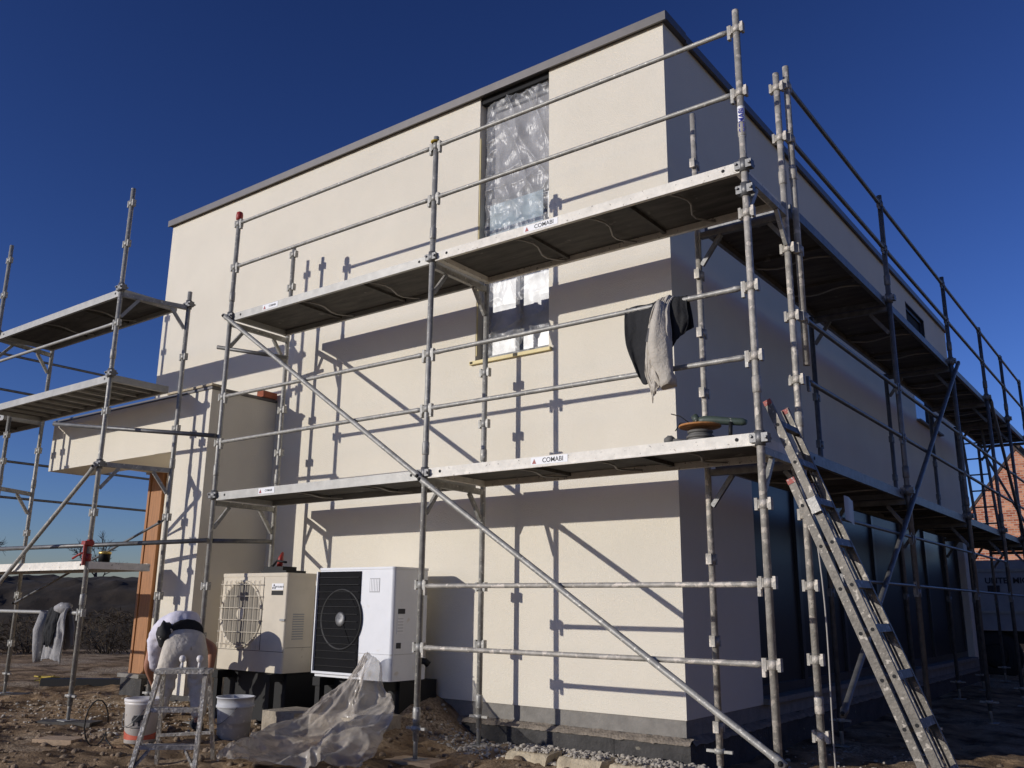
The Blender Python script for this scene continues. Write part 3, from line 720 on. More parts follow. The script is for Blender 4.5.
m = MB(); m.box((gx0-.012, y0-.034, z0+.03), (gx1+.004, y0-.0, z0+.05)); m.box((gx0-.014, y0-.034, z0+.05), (gx0-.0005, y0-.0005, z1-.014)); m.build('grille_trim', 'white', HP)
m = MB(); m.box((x0+.715, y0-.003, z1-.21), (x0+.845, y0-.0005, z1-.08)); LB = m.build('front_label', 'greylabel', HP)
m = MB()
for i in range(6): m.box((x0+.722+i*.021, y0-.004, z1-.2), (x0+.734+i*.021, y0-.0032, z1-.09))
m.build('label_print', 'paperwhite', LB)
for (yy0, yy1, zz0, zz1, mt) in ((.47, .56, .755, .80, 'ink'), (.46, .55, .58, .74, 'paperwhite'), (.46, .52, .45, .50, 'ink')):
    MB().box((x1+.0005, yy0, zz0), (x1+.003, yy1, zz1)).build('side_label', mt, HP)
m = MB()
for i in range(5): m.box((x1+.0032, .468, .60+i*.027), (x1+.0040, .54, .606+i*.027))
m.build('label_print', 'greylabel', HP)
m = MB(); m.path([(x1, .8, .33), (x1+.05, .8, .33), (x1+.07, .83, .30)], .03, 10); m.build('pipe_outlet', 'black', HP)

BP = thing('beige_heat_pump', 'aged beige outdoor unit with a round fan guard beside the porch', 'heat pump', (-5.65, .55, .15))
x0, x1, y0, y1, z0, z1 = -6.19, -5.125, .35, .73, .165, 1.132
m = MB(); m.prism(rounded_rect(x0, x1, y0, y1, .02, 3), z0, z1); m.build('casing', 'beige', BP)
m = MB(); m.prism(rounded_rect(x0-.006, x1+.006, y0-.006, y1+.006, .024, 3), z1-.03, z1+.006); m.build('top_panel', 'beige', BP)
m = MB(); m.box((x0+.003, y0-.003, z0+.20), (x1-.003, y0+.01, z0+.204)); m.box((x0+.70, y0-.003, z0+.21), (x0+.704, y0+.01, z1-.035)); m.box((x1-.01, y0+.03, z0+.24), (x1+.002, y1-.02, z0+.243)); m.build('seam', 'hole', BP)
cx_, cz_ = x0+.36, z0+.56; n = 44
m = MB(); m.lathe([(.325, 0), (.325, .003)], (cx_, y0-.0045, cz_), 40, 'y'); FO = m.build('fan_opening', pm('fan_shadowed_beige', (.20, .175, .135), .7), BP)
m = MB()
m.add([(cx_+rr*math.cos(2*math.pi*i/n), y0-.005-dy, cz_+rr*math.sin(2*math.pi*i/n)) for rr, dy in ((.345, .0), (.335, .016), (.318, .0)) for i in range(n)], [(j*n+i, j*n+(i+1)%n, (j+1)*n+(i+1)%n, (j+1)*n+i) for j in range(2) for i in range(n)], True)
for i in range(6):
    zz = cz_-.30+i*.12; m.beam((cx_-.34, y0-.03, zz), (cx_+.34, y0-.03, zz), .008, .006)
for i in range(9):
    xx = cx_-.32+i*.08; m.beam((xx, y0-.033, cz_-.34), (xx, y0-.033, cz_+.34), .005, .005, (0,1,0))
m.build('fan_guard', 'beige', BP)
m = MB(); m.lathe([(.0, -.01), (.06, -.008), (.07, 0)], (cx_, y0-.008, cz_), 20, 'y'); m.build('fan_hub', 'beige', FO)
m = MB(); m.box((x0+.83, y0-.003, z1-.165), (x0+1.01, y0-.0008, z1-.10)); NL = m.build('name_plate', 'paperwhite', BP)
m = MB()
for cxx, czz in ((.0, .016), (-.016, -.010), (.016, -.010)):
    a_, b_ = x0+.865+cxx, z1-.135+czz; m.prism([(a_-.012, b_), (a_, b_-.015), (a_+.012, b_), (a_, b_+.015)], y0-.0042, y0-.0031, 'xz')
m.build('name_mark', 'ink', NL)
text_mesh('name_text', 'MITSUBISHI', .026, 'ink', NL, (x0+.95, y0-.0036, z1-.135), (1,0,0), (0,0,1))
MB().box((x0+.83, y0-.003, z1-.215), (x0+1.01, y0-.0008, z1-.172)).build('plate_band', 'black', BP)
m = MB()
for i in range(11): m.box((x1+.0005, y0+.10, z0+.32+i*.024), (x1+.004, y0+.24, z0+.330+i*.024))
m.build('side_louvre', 'frame', BP)
MB().box((x1-.06, y0-.02, z0+.50), (x1+.012, y0-.0015, z0+.52)).build('hasp', 'frame', BP)
tr = MB(); tr.box((-5.62, .40, 1.140), (-5.22, .66, 1.165)); tr.box((-5.60, .42, 1.1655), (-5.30, .60, 1.205)); tr.path([(-5.58, .5, 1.2), (-5.5, .5, 1.27), (-5.35, .5, 1.25)], .012, 8)
tr.build('tool_tray', 'black', label='flat black tool tray lying on top of the beige outdoor unit', cat='tool tray')
MB().path([(-5.53,.56,1.21), (-5.53,.57,1.30), (-5.54,.60,1.36)], [.03, .028, .012], 8).build('red_tool_handle', 'red', label='small red tool standing on the black tray', cat='tool')
for xc, y_, nm in ((-5.65, .54, 'black support frame and shade-filling block under the beige outdoor unit'), (-4.2, .64, 'black support frame and shade-filling block under the white heat pump')):
    m = MB()
    for dx in (-.42, .42):
        m.box((xc+dx-.05, y_-.28, .085), (xc+dx+.05, y_+.26, .162)); m.box((xc+dx-.03, y_-.26, gz(xc+dx, y_)-.03), (xc+dx+.03, y_-.20, .084)); m.box((xc+dx-.03, y_+.18, gz(xc+dx, y_)-.03), (xc+dx+.03, y_+.24, .084))
    m.box((xc-.5, y_-.10, -.45), (xc+.5, WY-.07, .155)); m.build('frame_and_shade_block', 'black', label=nm, cat='stand')  # solid black block added behind the legs, standing in for the shade below the unit
for i, (x0, x1, y0, y1, z0, z1, lab) in enumerate(((-4.95, -4.5, .02, .42, -.36, -.13, 'rough concrete footing block in front of the beige unit'), (-4.22, -3.55, -.05, .42, -.40, -.10, 'broken concrete slab under the white heat pump front'))):
    m = MB(); nn_ = 6
    m.box((x0, y0, z0), (x1, y1, z1)); o = m.build('concrete_block', 'concrete', label=lab, cat='block')
# foundations blocks and kerb stones along the front
kp = [((-2.50, -2.11), 'pale block end with gravel nearest the second scaffold post'), ((-1.99, -1.60), 'middle pale kerb block lying along the foundation'), ((-1.52, -.98), 'longest pale kerb block lying near the house corner')]
for (a_, b_), lab in kp:
    m = MB()
    def blk(u, v, a_=a_, b_=b_):
        t = v*4; x = a_+(b_-a_)*u
        prof = [(.53, -.62), (.54, -.345), (.57, -.305), (.79, -.295), (.80, -.62)]
        i = min(3, int(t)); k_ = t-i; y = prof[i][0]*(1-k_)+prof[i+1][0]*k_; z = prof[i][1]*(1-k_)+prof[i+1][1]*k_
        return (x+.015*fbm(y*9, z*9, a_), y+.012*fbm(x*9, z*9, 3), z+.010*fbm(x*8, y*8, 5)+(.10 if False else 0))
    m.grid(blk, 24, 20)
    for e_ in (0, 1):
        m.add([blk(e_, j/20) for j in range(21)], [tuple(range(21))], False)
    m.build('kerb_block', 'kerb', label=lab, cat='block', group='pale blocks along the foundation')

# ------------------------------------------------------------------ plastic sheet
ps = MB()
ctrl = [  # rows from the peak down to the ground, each a polyline (left to right)
    [(-3.90, .33, .33), (-3.85, .26, .38), (-3.80, .25, .39), (-3.75, .28, .35), (-3.71, .33, .30)],
    [(-3.97, .24, .16), (-3.90, .12, .17), (-3.80, .16, .14), (-3.68, .10, .18), (-3.58, .24, .10)],
    [(-4.10, .10, .02), (-3.95, -.10, -.06), (-3.75, .06, -.12), (-3.54, -.08, .02), (-3.38, .14, .04)],
    [(-4.10, -.18, -.14), (-4.00, -.40, -.20), (-3.70, -.12, -.26), (-3.42, -.28, -.10), (-3.24, .04, -.03)],
    [(-4.04, -.60, -.26), (-3.92, -.80, -.24), (-3.62, -.48, -.32), (-3.28, -.55, -.16), (-3.10, -.15, -.18)],
    [(-3.86, -.98, -.30), (-3.64, -1.12, -.24), (-3.36, -.85, -.31), (-3.06, -.80, -.22), (-2.95, -.42, -.30)],
    [(-3.70, -1.30, -.34), (-3.44, -1.38, -.31), (-3.14, -1.15, -.34), (-2.92, -1.0, -.33), (-2.86, -.65, -.38)]]
def cr(a_, b_, c_, e_, t): return .5*((2*b_)+(-a_+c_)*t+(2*a_-5*b_+4*c_-e_)*t*t+(-a_+3*b_-3*c_+e_)*t*t*t)
def spl(P_, t):
    n_ = len(P_)-1; t *= n_; i = min(n_-1, int(t)); f_ = t-i
    return cr(V3(P_[max(0, i-1)]), V3(P_[i]), V3(P_[i+1]), V3(P_[min(n_, i+2)]), f_)
def sheet(u, v):
    p = spl([spl(row, u) for row in ctrl], v)
    k_ = .30 + .7*v
    rdg = lambda x, y, z: 1-2*abs(noise.noise(V3((x, y, z))))
    h = .10*rdg(u*4, v*3.2, 1.)*k_ + .055*rdg(u*9+v*3, v*7, 5.)*k_ + .010*rdg(u*18, v*15, 9.)
    p = p + V3((.25*h, -.75*h, .75*h))
    p.x += .06*fbm(u*5, v*6, 3)*k_
    p.z = max(p.z, gz(p.x, p.y)+.008+.012*(1+math.sin(u*40+v*31)))
    return p
ps.grid(sheet, 110, 130)
ps.build('plastic_sheet', 'sheet', label='crumpled clear plastic sheet slumped on the ground before the white heat pump', cat='plastic sheet', recalc=False)

# ------------------------------------------------------------------ cloth on the rail
def cloth(name, mat, rows, nu, nv, amp, label, cat, thick=.006, seed=0, parent=None):
    m = MB()
    def fn(u, v):
        p = spl([spl(r_, u) for r_ in rows], v)
        n_ = amp*(fbm(u*3.5+seed, v*1.2, seed)+.5*fbm(u*9+seed, v*3, 2))*min(1, .25+v*1.5)
        return p + V3((.25*n_, -n_, 0))
    m.grid(fn, nu, nv); o = m.build(name, mat, parent, label, cat, recalc=False)
    md = o.modifiers.new('thickness', 'SOLIDIFY'); md.thickness = thick; md.offset = 0
    return o
RZ = 3.0
cloth('black_garment', 'clothk', [
    [(-.97, .05, 2.62), (-.72, .045, 2.60), (-.58, .05, 2.75), (-.46, .05, 2.80)],
    [(-.985, .035, 2.90), (-.75, .035, 2.90), (-.6, .035, 2.92), (-.47, .035, 2.93)],
    [(-.985, -.005, 3.028), (-.76, -.005, 3.03), (-.62, -.005, 3.03), (-.48, -.005, 3.028)],
    [(-.98, -.045, 2.93), (-.76, -.05, 2.92), (-.60, -.05, 2.92), (-.47, -.04, 2.92)],
    [(-.96, -.05, 2.72), (-.78, -.06, 2.64), (-.60, -.05, 2.74), (-.46, -.04, 2.84)],
    [(-.88, -.055, 2.50), (-.79, -.06, 2.40), (-.62, -.05, 2.64), (-.49, -.04, 2.75)]], 44, 50, .03, 'black cloth draped over the guard rail behind a pale garment', 'garment', seed=3)
gb = cloth('pale_garment', 'clothb', [
    [(-.70, .06, 2.90), (-.62, .06, 2.88), (-.55, .06, 2.92)],
    [(-.70, -.005, 3.045), (-.64, -.005, 3.05), (-.57, -.005, 3.045)],
    [(-.74, -.065, 2.92), (-.66, -.085, 2.93), (-.59, -.07, 2.95)],
    [(-.78, -.07, 2.72), (-.68, -.12, 2.72), (-.57, -.085, 2.74)],
    [(-.80, -.07, 2.50), (-.68, -.14, 2.50), (-.57, -.09, 2.54)],
    [(-.765, -.07, 2.36), (-.66, -.12, 2.38), (-.58, -.08, 2.42)],
    [(-.755, -.07, 2.26), (-.665, -.09, 2.36), (-.59, -.07, 2.36)]], 46, 60, .085, 'pale beige work jacket with a long hanging sleeve over the guard rail', 'garment', seed=11)
sv = MB(); sv.path([(-.645, -.10, 2.98), (-.65, -.12, 2.82), (-.65, -.125, 2.66), (-.645, -.115, 2.52), (-.625, -.105, 2.43), (-.605, -.10, 2.38), (-.60, -.10, 2.345)], [.035, .065, .085, .078, .052, .062, .056], 18)
for v in sv.v: v += V3((.024, -.026, .012))*fbm(v.x*11, v.z*6, v.y*11)
sv.build('sleeve', 'clothb', gb)
MB().box((-.755, -.118, 2.70), (-.735, -.108, 2.80), Matrix.Rotation(.25, 3, 'Y')).build('sleeve_logo', 'ink', gb)
hz = .738
hq = lambda x, y, z: (-7.46+(x+6.46)*1.55, y+.46, z+(.0 if z > .7 else .01))
hd = cloth('grey_hoodie', 'clothg', [[hq(*p) for p in r_] for r_ in [
    [(-6.55, -1.10, .35), (-6.45, -1.09, .32), (-6.34, -1.10, .38)],
    [(-6.56, -1.125, .60), (-6.45, -1.125, .60), (-6.33, -1.125, .61)],
    [(-6.54, -1.16, .775), (-6.44, -1.16, .785), (-6.34, -1.16, .775)],
    [(-6.58, -1.22, .62), (-6.46, -1.24, .60), (-6.33, -1.21, .63)],
    [(-6.62, -1.22, .40), (-6.47, -1.24, .40), (-6.32, -1.21, .42)],
    [(-6.62, -1.22, .20), (-6.48, -1.24, .24), (-6.34, -1.21, .20)]]], 40, 50, .06, 'grey hooded work top hanging on the low rail of the porch scaffold', 'garment', seed=21)
sv = MB(); sv.path([hq(*p) for p in ((-6.58, -1.24, .72), (-6.62, -1.26, .52), (-6.63, -1.25, .34), (-6.62, -1.24, .20))], [.06, .06, .05, .04], 12)
for v in sv.v: v += V3((.012, -.014, .01))*fbm(v.x*14, v.z*9, v.y*14)
sv.build('sleeve', 'clothg', hd)
MB().ball(hq(-6.42, -1.19, .76), (.13, .075, .06), 14, 10, lambda d: 1+.25*fbm(d.x*2, d.y*2, d.z*2)).build('hood', 'clothg', hd)
cloth('dark_lining', 'clothk', [[hq(*p) for p in r_] for r_ in [[(-6.53, -1.245, .76), (-6.47, -1.255, .77), (-6.41, -1.245, .76)], [(-6.54, -1.275, .60), (-6.48, -1.285, .58), (-6.40, -1.265, .60)], [(-6.51, -1.275, .42), (-6.47, -1.28, .36), (-6.43, -1.26, .40)]]], 20, 24, .03, None, None, parent=hd, seed=5)

# ------------------------------------------------------------------ things on the decks
GRD = thing('angle_grinder', 'dark power tool with an upright side handle lying on the orange disc', 'power tool', (-.38, .16, Z1+.2))
m = MB(); m.path([(-.52, .14, 2.127), (-.46, .15, 2.132), (-.38, .17, 2.127), (-.28, .19, 2.112), (-.20, .21, 2.102), (-.17, .215, 2.097)], [.024, .034, .030, .027, .027, .016], 12); m.build('body', 'toolgreen', GRD)
m = MB(); m.path([(-.50, .14, 2.122), (-.53, .14, 2.172)], [.03, .024], 12); m.build('gear_head', 'toolgreen', GRD)
m = MB(); m.tube((-.27, .17, 2.102), (-.275, .165, 1.985), .014, 10); m.build('side_handle', 'black', GRD)
m = MB(); m.path([(-.55, .12, 2.112), (-.62, .1, 2.172), (-.70, .12, 2.202)], .004, 6); m.path([(-.55, .12, 2.112), (-.64, .14, 2.132), (-.71, .2, 2.092)], .004, 6); m.build('loose_wire', 'black', GRD)
m = MB(); m.lathe([(.0, -.006), (.145, -.006), (.15, .0), (.145, .008), (.0, .008)], (-.48, .12, 2.085), 36); m.build('orange_disc', 'orange', label='round rusty orange disc lying on a coil at the deck end', cat='disc')
m = MB()
for k_ in range(4):
    rr = .080+.010*math.sin(k_*2.1)
    m.path([(-.48+rr*math.cos(t*.42), .12+rr*math.sin(t*.42), Z1+.025+k_*.018) for t in range(16)], .011, 8)
m.build('hose_coil', 'tape', label='grey coil of hose under the orange disc on the deck', cat='coil')
m = MB(); m.ball((-.72, .12, Z1+.045), (.04, .035, .035), 12, 8, lambda d: 1+.2*fbm(d.x*2, d.y*2, d.z*2)); m.path([(-.70, .12, Z1+.04), (-.64, .13, Z1+.03), (-.58, .12, Z1+.025)], [.02, .016, .012], 8)
m.build('rag_roll', 'tape', label='small dark bundle lying left of the hose coil on the deck', cat='bundle')
m = MB(); m.lathe([(.058, 0), (.062, .09), (.062, .095)], (-7.48, -.30, ZC+.002), 20); PT = m.build('paint_pot', 'black', label='small dark pot with a golden lid on the lowest deck end', cat='pot')
m = MB(); m.lathe([(.066, .0), (.068, .012), (.066, .028), (.02, .034)], (-7.48, -.30, ZC+.098), 20); m.build('lid', 'gold', PT)
MB().box((-6.56, .86, 3.237), (-6.44, 1.07, 3.31), Matrix.Rotation(.12, 3, 'Z')).build('red_brick', 'brickred', label='red brick lying on the porch roof against the wall', cat='brick')

# ------------------------------------------------------------------ step ladder
ST = thing('step_ladder', 'low step ladder caked in plaster in front of the stooping worker', 'step ladder', (-3.85, -1.5, -.3))
fL, fR, rL, rR = V3((-3.86, -1.93, 0)), V3((-3.655, -1.56, 0)), V3((-4.34, -1.42, 0)), V3((-4.07, -1.11, 0))
tL, tR = V3((-3.99, -1.69, .345)), V3((-3.76, -1.46, .345))
sd = (tR-tL).normalized()
for p in (fL, fR, rL, rR): p.z = gz(p.x, p.y)-.01
for a_, b_ in ((fL, tL), (fR, tR)): MB().beam(a_, b_, .055, .028, sd).build('front_leg', 'oldladder', ST)
bk_ = (rL-fL); bk_.z = 0; bk_.normalize()
for a_, b_ in ((rL, tL+bk_*.10), (rR, tR+bk_*.10)): MB().beam(a_, b_, .045, .026, sd).build('rear_leg', 'oldladder', ST)
for t in (.27, .62):
    a_ = fL.lerp(tL, t); b_ = fR.lerp(tR, t); MB().beam(a_+bk_*.03, b_+bk_*.03, .10, .028).build('step', 'oldladder', ST)
a_ = tL+bk_*.05; b_ = tR+bk_*.05; MB().beam(a_-sd*.03, b_+sd*.03, .20, .03).build('top_step', 'oldladder', ST)
a_ = rL.lerp(tL, .32); b_ = rR.lerp(tR, .32); MB().beam(a_, b_, .04, .02).build('rear_bar', 'oldladder', ST)
for p, q in ((fL.lerp(tL, .06), fL.lerp(fR, .2).lerp(tL.lerp(tR, .2), .25)), (fR.lerp(tR, .06), fL.lerp(fR, .8).lerp(tL.lerp(tR, .8), .25))): MB().beam(p, q, .025, .015).build('foot_gusset', 'oldladder', ST)
tw = thing('plastering_trowel', 'plastering trowel with white lumps lying on the step ladder top', 'trowel', (-3.9, -1.44, .38))
MB().beam(a_*0+tL.lerp(tR, .3)+bk_*.05+V3((0,0,.02)), tL.lerp(tR, .95)+bk_*.04+V3((0,0,.02)), .10, .006).build('blade', 'alu', tw)
for t in (.42, .80):
    m = MB(); c_ = tL.lerp(tR, t)+bk_*.06; m.path([c_+V3((0,0,.022)), c_+V3((0,0,.06))], [.012, .010], 8); m.ball(c_+V3((0,0,.085)), .026, 12, 8, lambda d: 1+.2*fbm(d.x*3, d.y*3, d.z*3)); m.build('handle_knob', 'bucket', tw)

# ------------------------------------------------------------------ buckets
def bucket(x, y, r, h, mat, label, lid):
    z = gz(x, y)+.005
    t = thing('bucket', label, 'bucket', (x, y, z))
    m = MB(); m.lathe([(r*.86, 0), (r*.95, h*.75), (r*.97, h*.76), (r*1.03, h*.77), (r*1.03, h*.82), (r*.99, h*.83), (r, h), (r*1.05, h), (r*1.05, h*1.03), (r*.96, h*1.03), (r*.90, h*.3), (0, h*.3)] if not lid else [(r*.86, 0), (r*.98, h*.88), (r*1.02, h*.89), (r*1.02, h*.93), (r*1.0, h*.94), (r*1.05, h*.95), (r*1.05, h*1.02), (r*.9, h*1.025), (r*.86, h*1.0), (0, h*1.0)], (x, y, z), 36)
    m.build('shell', mat, t); 
    hp = MB(); hp.path([(x+r*1.04*math.cos(a_), y+r*1.04*math.sin(a_), z+h*(.80-.42*math.sin(math.pi*i/12))) for i, a_ in ((i, R(-95-62+i*10.5)+.0) for i in range(13))], .0035, 6); hp.build('handle', 'galvd', t)
    return t, z
bx, by, br, bh = -5.16, -1.06, .158, .345
bt, bz = bucket(bx, by, br, bh, 'bucket', 'white plaster bucket with a red band and black elephant emblem left of the step ladder', True)
def onb(u, z): # u: angle about the bucket from the camera side
    a_ = R(-58)+u; rr = br*(.86+.12*z/(bh*.88))+.0015; return (bx+rr*math.cos(a_), by+rr*math.sin(a_), bz+z)
m = MB(); m.grid(lambda u, v: onb(-1.35+2.7*u, .03+v*(.095-.20*u+.16*u*u)), 28, 4); m.build('red_band', 'band', bt, recalc=False)
def patch(x0, x1, y0, y1): m.grid(lambda u, v: onb(.12+(x0+(x1-x0)*u)/br, .14+(y0+(y1-y0)*v)), 8, 3)
m = MB()
for q in ((-.040, .035, .030, .075), (-.045, .028, .040, .068), (-.034, .026, .06, .085), (-.038, -.020, .0, .035), (.012, .030, .0, .035), (.030, .058, .048, .088), (.052, .066, .02, .075), (.062, .074, .016, .030), (-.050, -.044, .03, .06)): patch(*q)
m.build('elephant_emblem', 'ink', bt, recalc=False)
m = MB(); m.grid(lambda u, v: onb(-.25+.8*u, .122+v*.007), 12, 1); m.build('emblem_line', 'ink', bt, recalc=False)
bucket(-4.80, -.40, .16, .34, 'bucketg', 'grey splashed bucket standing right of the worker', False)

# ------------------------------------------------------------------ worker
def skin(name, pts, edges, mat, parent=None, root=0, lev=2, **kw):
    me = bpy.data.meshes.new(name); off = wloc(parent) if parent else V3((0,0,0))
    me.from_pydata([V3(p[:3])-off for p in pts], edges, [])
    o = bpy.data.objects.new(name, me); COL.objects.link(o)
    md = o.modifiers.new('s', 'SKIN'); md.use_smooth_shade = True
    for i, p in enumerate(pts):
        sv_ = me.skin_vertices[0].data[i]; r_ = p[3]; sv_.radius = (r_, p[4] if len(p) > 4 else r_); sv_.use_root = (i == root)
    sb = o.modifiers.new('d', 'SUBSURF'); sb.levels = lev; sb.render_levels = lev
    bpy.context.view_layer.update()
    m2 = bpy.data.meshes.new_from_object(o.evaluated_get(bpy.context.evaluated_depsgraph_get()))
    bpy.data.objects.remove(o); bpy.data.meshes.remove(me)
    m2.name = name; m2.materials.clear(); m2.materials.append(MT[mat]); m2.polygons.foreach_set('use_smooth', [True]*len(m2.polygons))
    return link(name, m2, parent, **kw)
HX, HY, HZ = -5.54, -.47, .545
Fv = V3((-.92, .39, 0)).normalized(); Rv = V3((Fv.y, -Fv.x, 0))
def L3(f_, r_, z): p = V3((HX, HY, 0)) + Fv*f_ + Rv*r_; return (p.x, p.y, z)
def P4(f_, r_, z, *ra): return (*L3(f_, r_, z), *ra)
gzp = gz(HX, HY)
bodypts = [P4(0,0,HZ-.03,.10), P4(.20,0,HZ+.05,.10), P4(.40,-.03,HZ+.02,.11), P4(.50,-.05,HZ-.07,.065), P4(.57,-.06,HZ-.16,.055),      # 0 pelvis ..4 neck
    P4(.0,.13,HZ-.08,.085), P4(.05,.17,HZ-.45,.058), P4(-.03,.18,gzp+.07,.042), P4(.13,.19,gzp+.045,.038),                                # 5-8 right leg
    P4(.0,-.13,HZ-.08,.085), P4(.06,-.16,HZ-.45,.058), P4(.0,-.18,gzp+.07,.042), P4(.16,-.19,gzp+.045,.038),                               # 9-12 left leg
    P4(.44,.17,HZ-.06,.06), P4(.24,.315,HZ-.14,.050), P4(.28,.30,HZ-.38,.036), P4(.30,.29,HZ-.45,.028),                                       # 13-16 right arm
    P4(.44,-.20,HZ-.06,.06), P4(.50,-.24,HZ-.32,.042), P4(.64,-.14,HZ-.50,.032), P4(.68,-.12,HZ-.55,.026),                                   # 17-20 left arm
    P4(.64,-.07,HZ-.24,.085), P4(.70,-.075,HZ-.33,.06)]                                                                                      # 21-22 head
be = [(0,1),(1,2),(2,3),(3,4),(4,21),(21,22),(0,5),(5,6),(6,7),(7,8),(0,9),(9,10),(10,11),(11,12),(2,13),(13,14),(14,15),(15,16),(2,17),(17,18),(18,19),(19,20)]
# hands: palm plus five fingers rooted in the wrist
for wi_, sg in ((16, 1), (20, -1)):
    bx_ = V3(bodypts[wi_][:3]); pi_ = len(bodypts); pd = V3((Fv.x*.25, Fv.y*.25, -.95)).normalized()
    pm_ = bx_+pd*.05; bodypts.append((*pm_, .022, .026)); be.append((wi_, pi_))
    for k_, (ln, of) in enumerate(((.065, -.030), (.078, -.010), (.074, .010), (.058, .028))):
        b1 = pm_+pd*.035+Fv*of; b2 = b1+pd*ln*.5+Rv*(-.008*sg); b3 = b2+(pd*.7-Rv*.7*sg)*ln*.5
        i0 = len(bodypts); bodypts += [(*b1, .009), (*b2, .0085), (*b3, .0075)]; be += [(pi_, i0), (i0, i0+1), (i0+1, i0+2)]
    b1 = bx_+pd*.02+Fv*.035; b2 = b1+pd*.03+Fv*.02; i0 = len(bodypts); bodypts += [(*b1, .011), (*b2, .009)]; be += [(wi_, i0), (i0, i0+1)]
PE = skin('person', bodypts, be, 'skin', label='worker in white trousers and pale shirt bending over with his back turned', cat='person')
tr_ = [P4(-.03,0,HZ-.03,.190,.165), P4(.10,-.005,HZ+.01,.170,.150), P4(-.01,.11,HZ-.12,.118), P4(.05,.165,HZ-.46,.088), P4(-.02,.18,gzp+.09,.078), P4(-.01,-.11,HZ-.12,.118), P4(.06,-.155,HZ-.46,.088), P4(.01,-.18,gzp+.09,.078)]
TRS = skin('trousers', tr_, [(0,1),(0,2),(2,3),(3,4),(0,5),(5,6),(6,7)], 'trousers', PE, lev=3)
for v in TRS.data.vertices:
    p = v.co; n_ = .022*fbm(p.x*8, p.y*8, p.z*6, 3)+.013*(1-2*abs(noise.noise(V3((p.x*10, p.y*10, p.z*19)))))
    q_ = p - V3((HX, HY, 0)); rr_ = q_.dot(Rv)
    if q_.dot(Fv) < .02 and p.z > HZ-.30: n_ -= .020*math.exp(-(rr_/.014)**2)
    if abs(p.z-(HZ-.44)) < .12: n_ += .005*math.sin(p.z*70+rr_*30+4*fbm(p.x*5, p.z*5)); v.co = p + v.normal*n_
sh_ = [P4(.04,0,HZ+.035,.168,.150), P4(.22,-.02,HZ+.098,.180,.168), P4(.41,-.04,HZ+.02,.170), P4(.52,-.05,HZ-.09,.095), P4(.44,.18,HZ-.07,.085), P4(.38,.25,HZ-.10,.070), P4(.42,-.19,HZ-.06,.100), P4(.45,-.20,HZ-.22,.072), P4(.54,-.15,HZ-.36,.055)]
SHT = skin('shirt', sh_, [(0,1),(1,2),(2,3),(2,4),(4,5),(2,6),(6,7),(7,8)], 'shirt', PE, lev=3)
for v in SHT.data.vertices: v.co = v.co + v.normal*(.014*fbm(v.co.x*9, v.co.y*9, v.co.z*7, 3)+.010*(1-2*abs(noise.noise(V3((v.co.x*9+v.co.y*6, v.co.y*5, v.co.z*13))))))
skin('belt', [P4(.000,-.0,HZ-.006,.178,.153), P4(.02,0,HZ-.003,.181,.156), P4(.04,0,HZ+.0,.177,.152)], [(0,1),(1,2)], 'clothk', PE)
m = MB(); m.ball(L3(.04, -.19, HZ+.0), (.07, .07, .11), 16, 12, lambda d: 1+.3*fbm(d.x*2.2, d.y*2.2, d.z*2.2)); m.build('tool_pouch', pm('splashed_pouch', (.02,.02,.02), .8, spots=((.6,.57,.52), 14, .57)), PE)
for sg, f0 in ((.18, .0), (-.18, .03)):
    m = MB(); c_ = V3(L3(f0+.06, sg, gzp+.045))
    m.path([c_-Fv*.13, c_-Fv*.10, c_, c_+Fv*.10, c_+Fv*.15], [.03, .047, .05, .045, .025], 12); m.build('boot', 'clothk', PE)
hc = V3(L3(.665, -.07, HZ-.26))
MB().ball(hc, (.105, .10, .115), 18, 12).build('head_shape', 'skin', PE)
MB().ball(hc+V3((Fv.x*.01, Fv.y*.01, .035)), (.112, .107, .10), 18, 12).build('hair', 'hair', PE)
fc = hc + V3((Fv.x*.05, Fv.y*.05, -.09))
m = MB(); m.ball(hc+Fv*.095+V3((0,0,-.035)), (.018, .016, .024), 10, 8); m.build('nose', 'skin', PE)
for sg in (-1, 1):
    MB().ball(hc+Rv*.10*sg+V3((0,0,-.01)), (.022, .016, .032), 10, 8).build('ear', 'skin', PE)
    MB().ball(hc+Fv*.088+Rv*.035*sg+V3((0,0,-.01)), .011, 10, 8).build('eye', 'ink', PE)
MB().ball(hc+Fv*.088+V3((0,0,-.072)), (.014, .024, .007), 10, 6).build('mouth', 'rededge', PE)

# ------------------------------------------------------------------ litter on the ground
def plank(c_, l_, w_, h_, rz, name, mat, label, cat):
    z = gz(c_[0], c_[1]); m = MB(); m.box((c_[0]-l_/2, c_[1]-w_/2, z-.01), (c_[0]+l_/2, c_[1]+w_/2, z+h_), Matrix.Rotation(rz, 3, 'Z')); return m.build(name, mat, label=label, cat=cat)
plank((-5.82, -1.42), .36, .22, .055, .5, 'board_offcut', 'board', 'short pale board offcut on the soil at the lower left', 'board')
plank((lx+.02, ly), .6, .22, .03, .5, 'sole_board', 'ply', 'dark sole board under the front leg of the porch scaffold', 'board')
plank((kx, ky), .6, .25, .03, .6, 'sole_board', 'ply', 'dark sole board under the rear left post at the photo edge', 'board')
plank((XB-.02, -.02), .5, .26, .03, .2, 'sole_board', 'board', 'pale flat board under the middle front scaffold post', 'board')
m = MB(); m.path([(-5.42+.05*math.cos(t*.42), -1.33+.075*math.cos(t*.42), gz(-5.4,-1.3)+.185+.185*math.sin(t*.42)) for t in range(15)]+[(-5.33, -1.28, gz(-5.4,-1.3)+.06), (-5.1, -1.35, gz(-5.1,-1.3)+.01)], .006, 8)
m.build('hose_loop', 'black', label='stiff black hose standing in a loop left of the white bucket', cat='hose')
random.seed(31); pts = []
